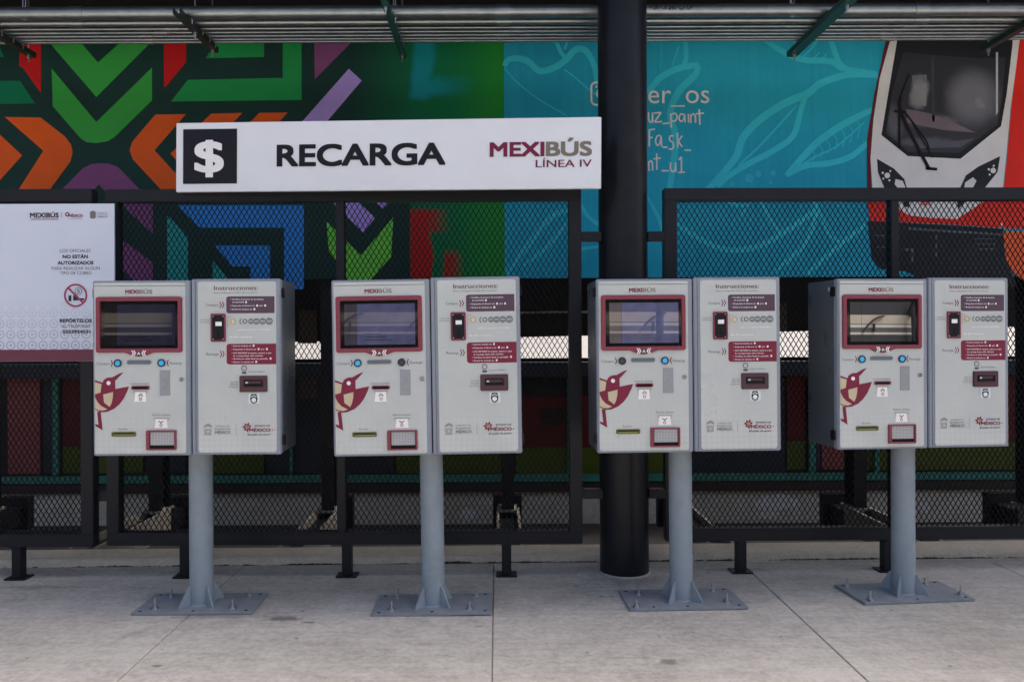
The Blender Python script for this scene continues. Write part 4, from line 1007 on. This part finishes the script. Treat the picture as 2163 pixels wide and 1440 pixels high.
    for a, b in ((910, 348), (980, 348), (910, 512), (980, 512)):
        MB().cyl((U(a), FR-0.0085, Vv(b)), (U(a), FR-0.0095, Vv(b)), 0.0028, 10).build('screw', STEEL, q)
    text('lettering', 'Inserta', U(822), U(884), Vv(376), 11*K, yI, INKG, cr, 0, 2); text('lettering', 'monedas', U(812), U(884), Vv(393), 11*K, yI, INKG, cr, 0, 2)
    # coin row
    ink('bracket_line', INKG, UV((1040,350),(1012,350),(1012,420),(1022,420),(1022,418),(1014,418),(1014,352),(1040,352)), cr)
    cn = MB().ring(circ(U(1050), Vv(385), 24*K, 24), circ(U(1050), Vv(385), 15*K, 24), yI-0.0006, yI).build('coin_mark', mat('gold_ink', (186, 168, 128), 1, 0.5), cr)
    MB().flat(UV((1044,374),(1056,374),(1056,398),(1044,398)), yI-0.0003).build('coin_figure', mat('cream_ink', (214, 200, 170), 1, 0.5), cn)
    GRC = mat('coin_grey_ink', (118, 124, 126), 1, 0.5)
    MB().ring(circ(U(1135), Vv(385), 17*K, 20), circ(U(1135), Vv(385), 12*K, 20), yI-0.0006, yI).build('coin_mark', INKD, cr)
    ink('coin_bracket', INKG, UV((1108,362),(1096,374),(1096,396),(1108,408),(1112,404),(1103,394),(1103,376),(1112,366)), cr)
    for i_, (uu, rr_) in enumerate(((1178, 21), (1217, 24), (1261, 25), (1308, 27))):
        q = MB().flat(circ(U(uu), Vv(385), rr_*K, 24), yI-0.0002*(i_ % 2)).build('coin_mark', GRC, cr)
        MB().flat(UV((uu-rr_*0.6,381),(uu+rr_*0.6,381),(uu+rr_*0.6,388),(uu-rr_*0.6,388)), yI-0.0007).build('coin_figure', mat('coin_pale', (176, 180, 180), 1, 0.5), q)
    text('lettering', 'solo se aceptan monedas', U(1085), U(1310), Vv(450), 12*K, yI, WHITEL, cr, 0.015, 2)
    text('lettering', 'de 50 centavos', U(1022), U(1185), Vv(503), 12*K, yI, WHITEL, cr, 0.015, 2)
    # bill acceptor
    cm = MB(); cm.ring(circ(U(1127), Vv(724), 20*K, 20), circ(U(1127), Vv(724), 15*K, 20), yI-0.0006, yI); cm.flat(UV((1108,750),(1146,750),(1140,764),(1114,764)), yI); cm.build('bill_icon', PURP, cr)
    text('lettering', 'Inserta billetes', U(1158), U(1274), Vv(754), 12*K, yI, INKG, cr, 0, 2)
    for s_, a, vv in (('$20.00', 1030, 829), ('$50.00', 1026, 847), ('$100.00', 1018, 865)): text('lettering', s_, U(a), U(1082), Vv(vv), 10*K, yI, INKG, cr, 0, 2)
    q = MB().prism(rrect(U(1095), Vv(897), U(1293), Vv(779), 9*K), FR-0.014, FR-0.003).build('bill_acceptor', mat('dark_burgundy_plastic', (66, 30, 44), 1, 0.35), cr, bevel=0.003)
    MB().ring(rrect(U(1128), Vv(858), U(1262), Vv(808), 4*K), rrect(U(1138), Vv(850), U(1252), Vv(817), 2*K), FR-0.022, FR-0.0135).build('bill_mouth', BLKP, q, bevel=0.0015, seg=1)
    MB().box(U(1138), U(1252), FR-0.0165, FR-0.014, Vv(848), Vv(836)).build('bill_slot', BLKR, q)
    MB().box(U(1140), U(1158), FR-0.018, FR-0.0142, Vv(834), Vv(822)).build('indicator', mat('pale_led', (190, 200, 200), 1, 0.3), q)
    q = ink('bill_sticker', mat('pale_cyan_sticker', (206, 216, 216), 1, 0.5), UV((1158,908),(1236,908),(1236,980),(1158,980)), cr)
    MB().flat(UV((1176,912),(1214,912),(1222,945),(1216,972),(1200,980),(1190,980),(1174,972),(1168,945)), yI-0.0004).build('sticker_icon', mat('dark_teal_ink', (34, 52, 62), 1, 0.5), q)
    ic = MB(); ic.flat(circ(U(1195), Vv(955), 17*K, 20), yI-0.0008); ic.ribbon(UV((1176,932),(1195,924),(1214,932)), 6*K, yI-0.0008); ic.build('sticker_mark', WHITE, q)
    # crest and state logo
    cr_ = MB(); cr_.flat(UV((840,1160),(892,1160),(890,1206),(842,1206)), yI); cr_.flat(UV((832,1148),(850,1130),(868,1122),(886,1130),(900,1148),(884,1150),(868,1142),(850,1150)), yI-0.0002); cr_.build('crest', mat('crest_grey', (138, 138, 136), 1, 0.5), cr)
    cq = MB()
    for a in range(4): cq.flat(UV((845, 1164+a*10), (887, 1164+a*10), (887, 1168+a*10), (845, 1168+a*10)), yI-0.0004)
    cq.flat(circ(U(868), Vv(1182), 8*K, 12), yI-0.0006); cq.build('crest_detail', mat('crest_pale', (184, 184, 180), 1, 0.5), cr)
    text('lettering', 'GOBIERNO DEL', U(916), U(1024), Vv(1147), 9*K, yI, INKG, cr, 0.01, 2); text('lettering', 'ESTADO DE', U(916), U(1022), Vv(1168), 10*K, yI, INKG, cr, 0.02, 2)
    text('lettering', 'MÉXICO', U(916), U(1028), Vv(1198), 21*K, yI, INKG, cr, 0.03, 3)
    ink('divider', INKG, UV((1065,1128),(1067,1128),(1067,1204),(1065,1204)), cr)
    fl = MB(); cx, cz = U(1146), Vv(1152)
    for a in range(7):
        an = R(20 + a*51); ca, sa = math.cos(an), math.sin(an)
        fl.flat([(cx+ca*8*K, cz+sa*8*K), (cx+(ca*20-sa*9)*K, cz+(sa*20+ca*9)*K), (cx+ca*(34+4*(a % 2))*K, cz+sa*(34+4*(a % 2))*K), (cx+(ca*20+sa*9)*K, cz+(sa*20-ca*9)*K)], yI)
    lf_ = fl.build('flower_emblem', BURGI, cr)
    MB().flat(circ(cx, cz, 9*K, 12), yI-0.0004).build('flower_centre', mat('orange_ink', (196, 120, 96), 1, 0.5), lf_)
    text('lettering', 'ESTADO DE', U(1200), U(1310), Vv(1148), 12*K, yI, INKD, cr, 0.02, 2); text('lettering', 'MÉXICO', U(1162), U(1312), Vv(1185), 24*K, yI-0.0002, BURGI, cr, 0.03, 3)
    text('lettering', '¡El poder de servir!', U(1148), U(1310), Vv(1210), 12*K, yI, INKD, cr, 0.02, 2)
    MB().flat(circ(U(1326), Vv(1173), 6*K, 10), yI).build('flower_dot', mat('orange_ink', (196, 120, 96), 1, 0.5), cr)
    return t

def mloc(px, py, D): p = at(px, py, D); return (p.x, D, 0)
build_machine(0, mloc(425, 1000, 4.61), R(0.6), R(-0.1), 'leftmost ticket machine with an almost black screen, beside the white notice board', 0, True, True)
build_machine(1, mloc(915, 1000, 4.58), R(0.4), R(-0.7), 'second ticket machine from the left, slightly tilted, under the RECARGA lettering', 1, True, False)
build_machine(2, mloc(1438, 1000, 4.65), R(2.2), R(-0.25), 'third ticket machine, with one unlit button, in front of the round black column', 2, False, True)
build_machine(3, mloc(1907, 1000, 4.755), R(5.6), R(0.0), 'rightmost ticket machine below the painted train, its screen full of reflections', 3, True, True)

# ------------------------------------------------------------------ the opposite platform behind the camera (seen in the screens)
op = thing('opposite_canopy', 'arched steel canopy frame on the opposite platform behind the viewer', 'canopy', (0, -11, 0))
CANW = mat('canopy_white', (225, 222, 214), 1, 0.6); CANB = mat('canopy_beam', (60, 62, 66), 1, 0.5)
for x in range(-20, 21, 5):
    mb = MB(); pts = [(x, -3 - 4*math.cos(math.pi*i/10), 3.5 + 1.45*math.sin(math.pi*i/10)) for i in range(11)]
    for a, b in zip(pts[:-1], pts[1:]): mb.bar(a, b, 0.12, 0.12)
    mb.build('arch', CANB, op)
    for y in (-6.8, 0.8): MB().cyl((x, y, -0.5), (x, y, 3.6), 0.09, 12).build('post', CANB, op)
MB().box(-22, 22, 0.75, 1.0, 3.35, 3.6).build('edge_beam', CANW, op)
MB().box(-22, 22, -7, 1, -0.52, 0.0).build('platform', CONC, op)
BWG = mat('back_wall_grey', (96, 98, 100), 1, 0.7, var=0.3, vscale=1)
for nm, m_, z0, z1 in (('back_wall', CANB, 0.0, 2.80), ('white_ledge', CANW, 2.80, 2.88), ('wall_band', BWG, 2.88, 3.06), ('white_beam', CANW, 3.06, 3.16), ('dark_rail', CANB, 3.16, 3.19), ('cream_fascia', mat('cream_fascia', (205, 198, 182), 1, 0.6), 3.19, 3.52), ('dark_cap', CANB, 3.52, 4.2)):
    MB().box(-22, 22, -7.2, -7.0, z0, z1).build(nm, m_, op)
for x in [-5 + 2.3*i for i in range(12)]:
    mb = MB(); pts = [(x + 0.9*t, -6.95, 2.88 + 0.6*(1-(1-t)**2)) for t in (0, 0.25, 0.5, 0.75, 1.0)]
    for a, b in zip(pts[:-1], pts[1:]): mb.bar(a, b, 0.05, 0.05)
    mb.build('brace', CANB, op)
    MB().box(x+0.45, x+0.51, -6.99, -6.93, 2.9, 3.2).build('mullion', CANB, op)
MB().box(-22, 22, 0.6, 0.68, 0.95, 1.05).build('handrail', CANW, op)
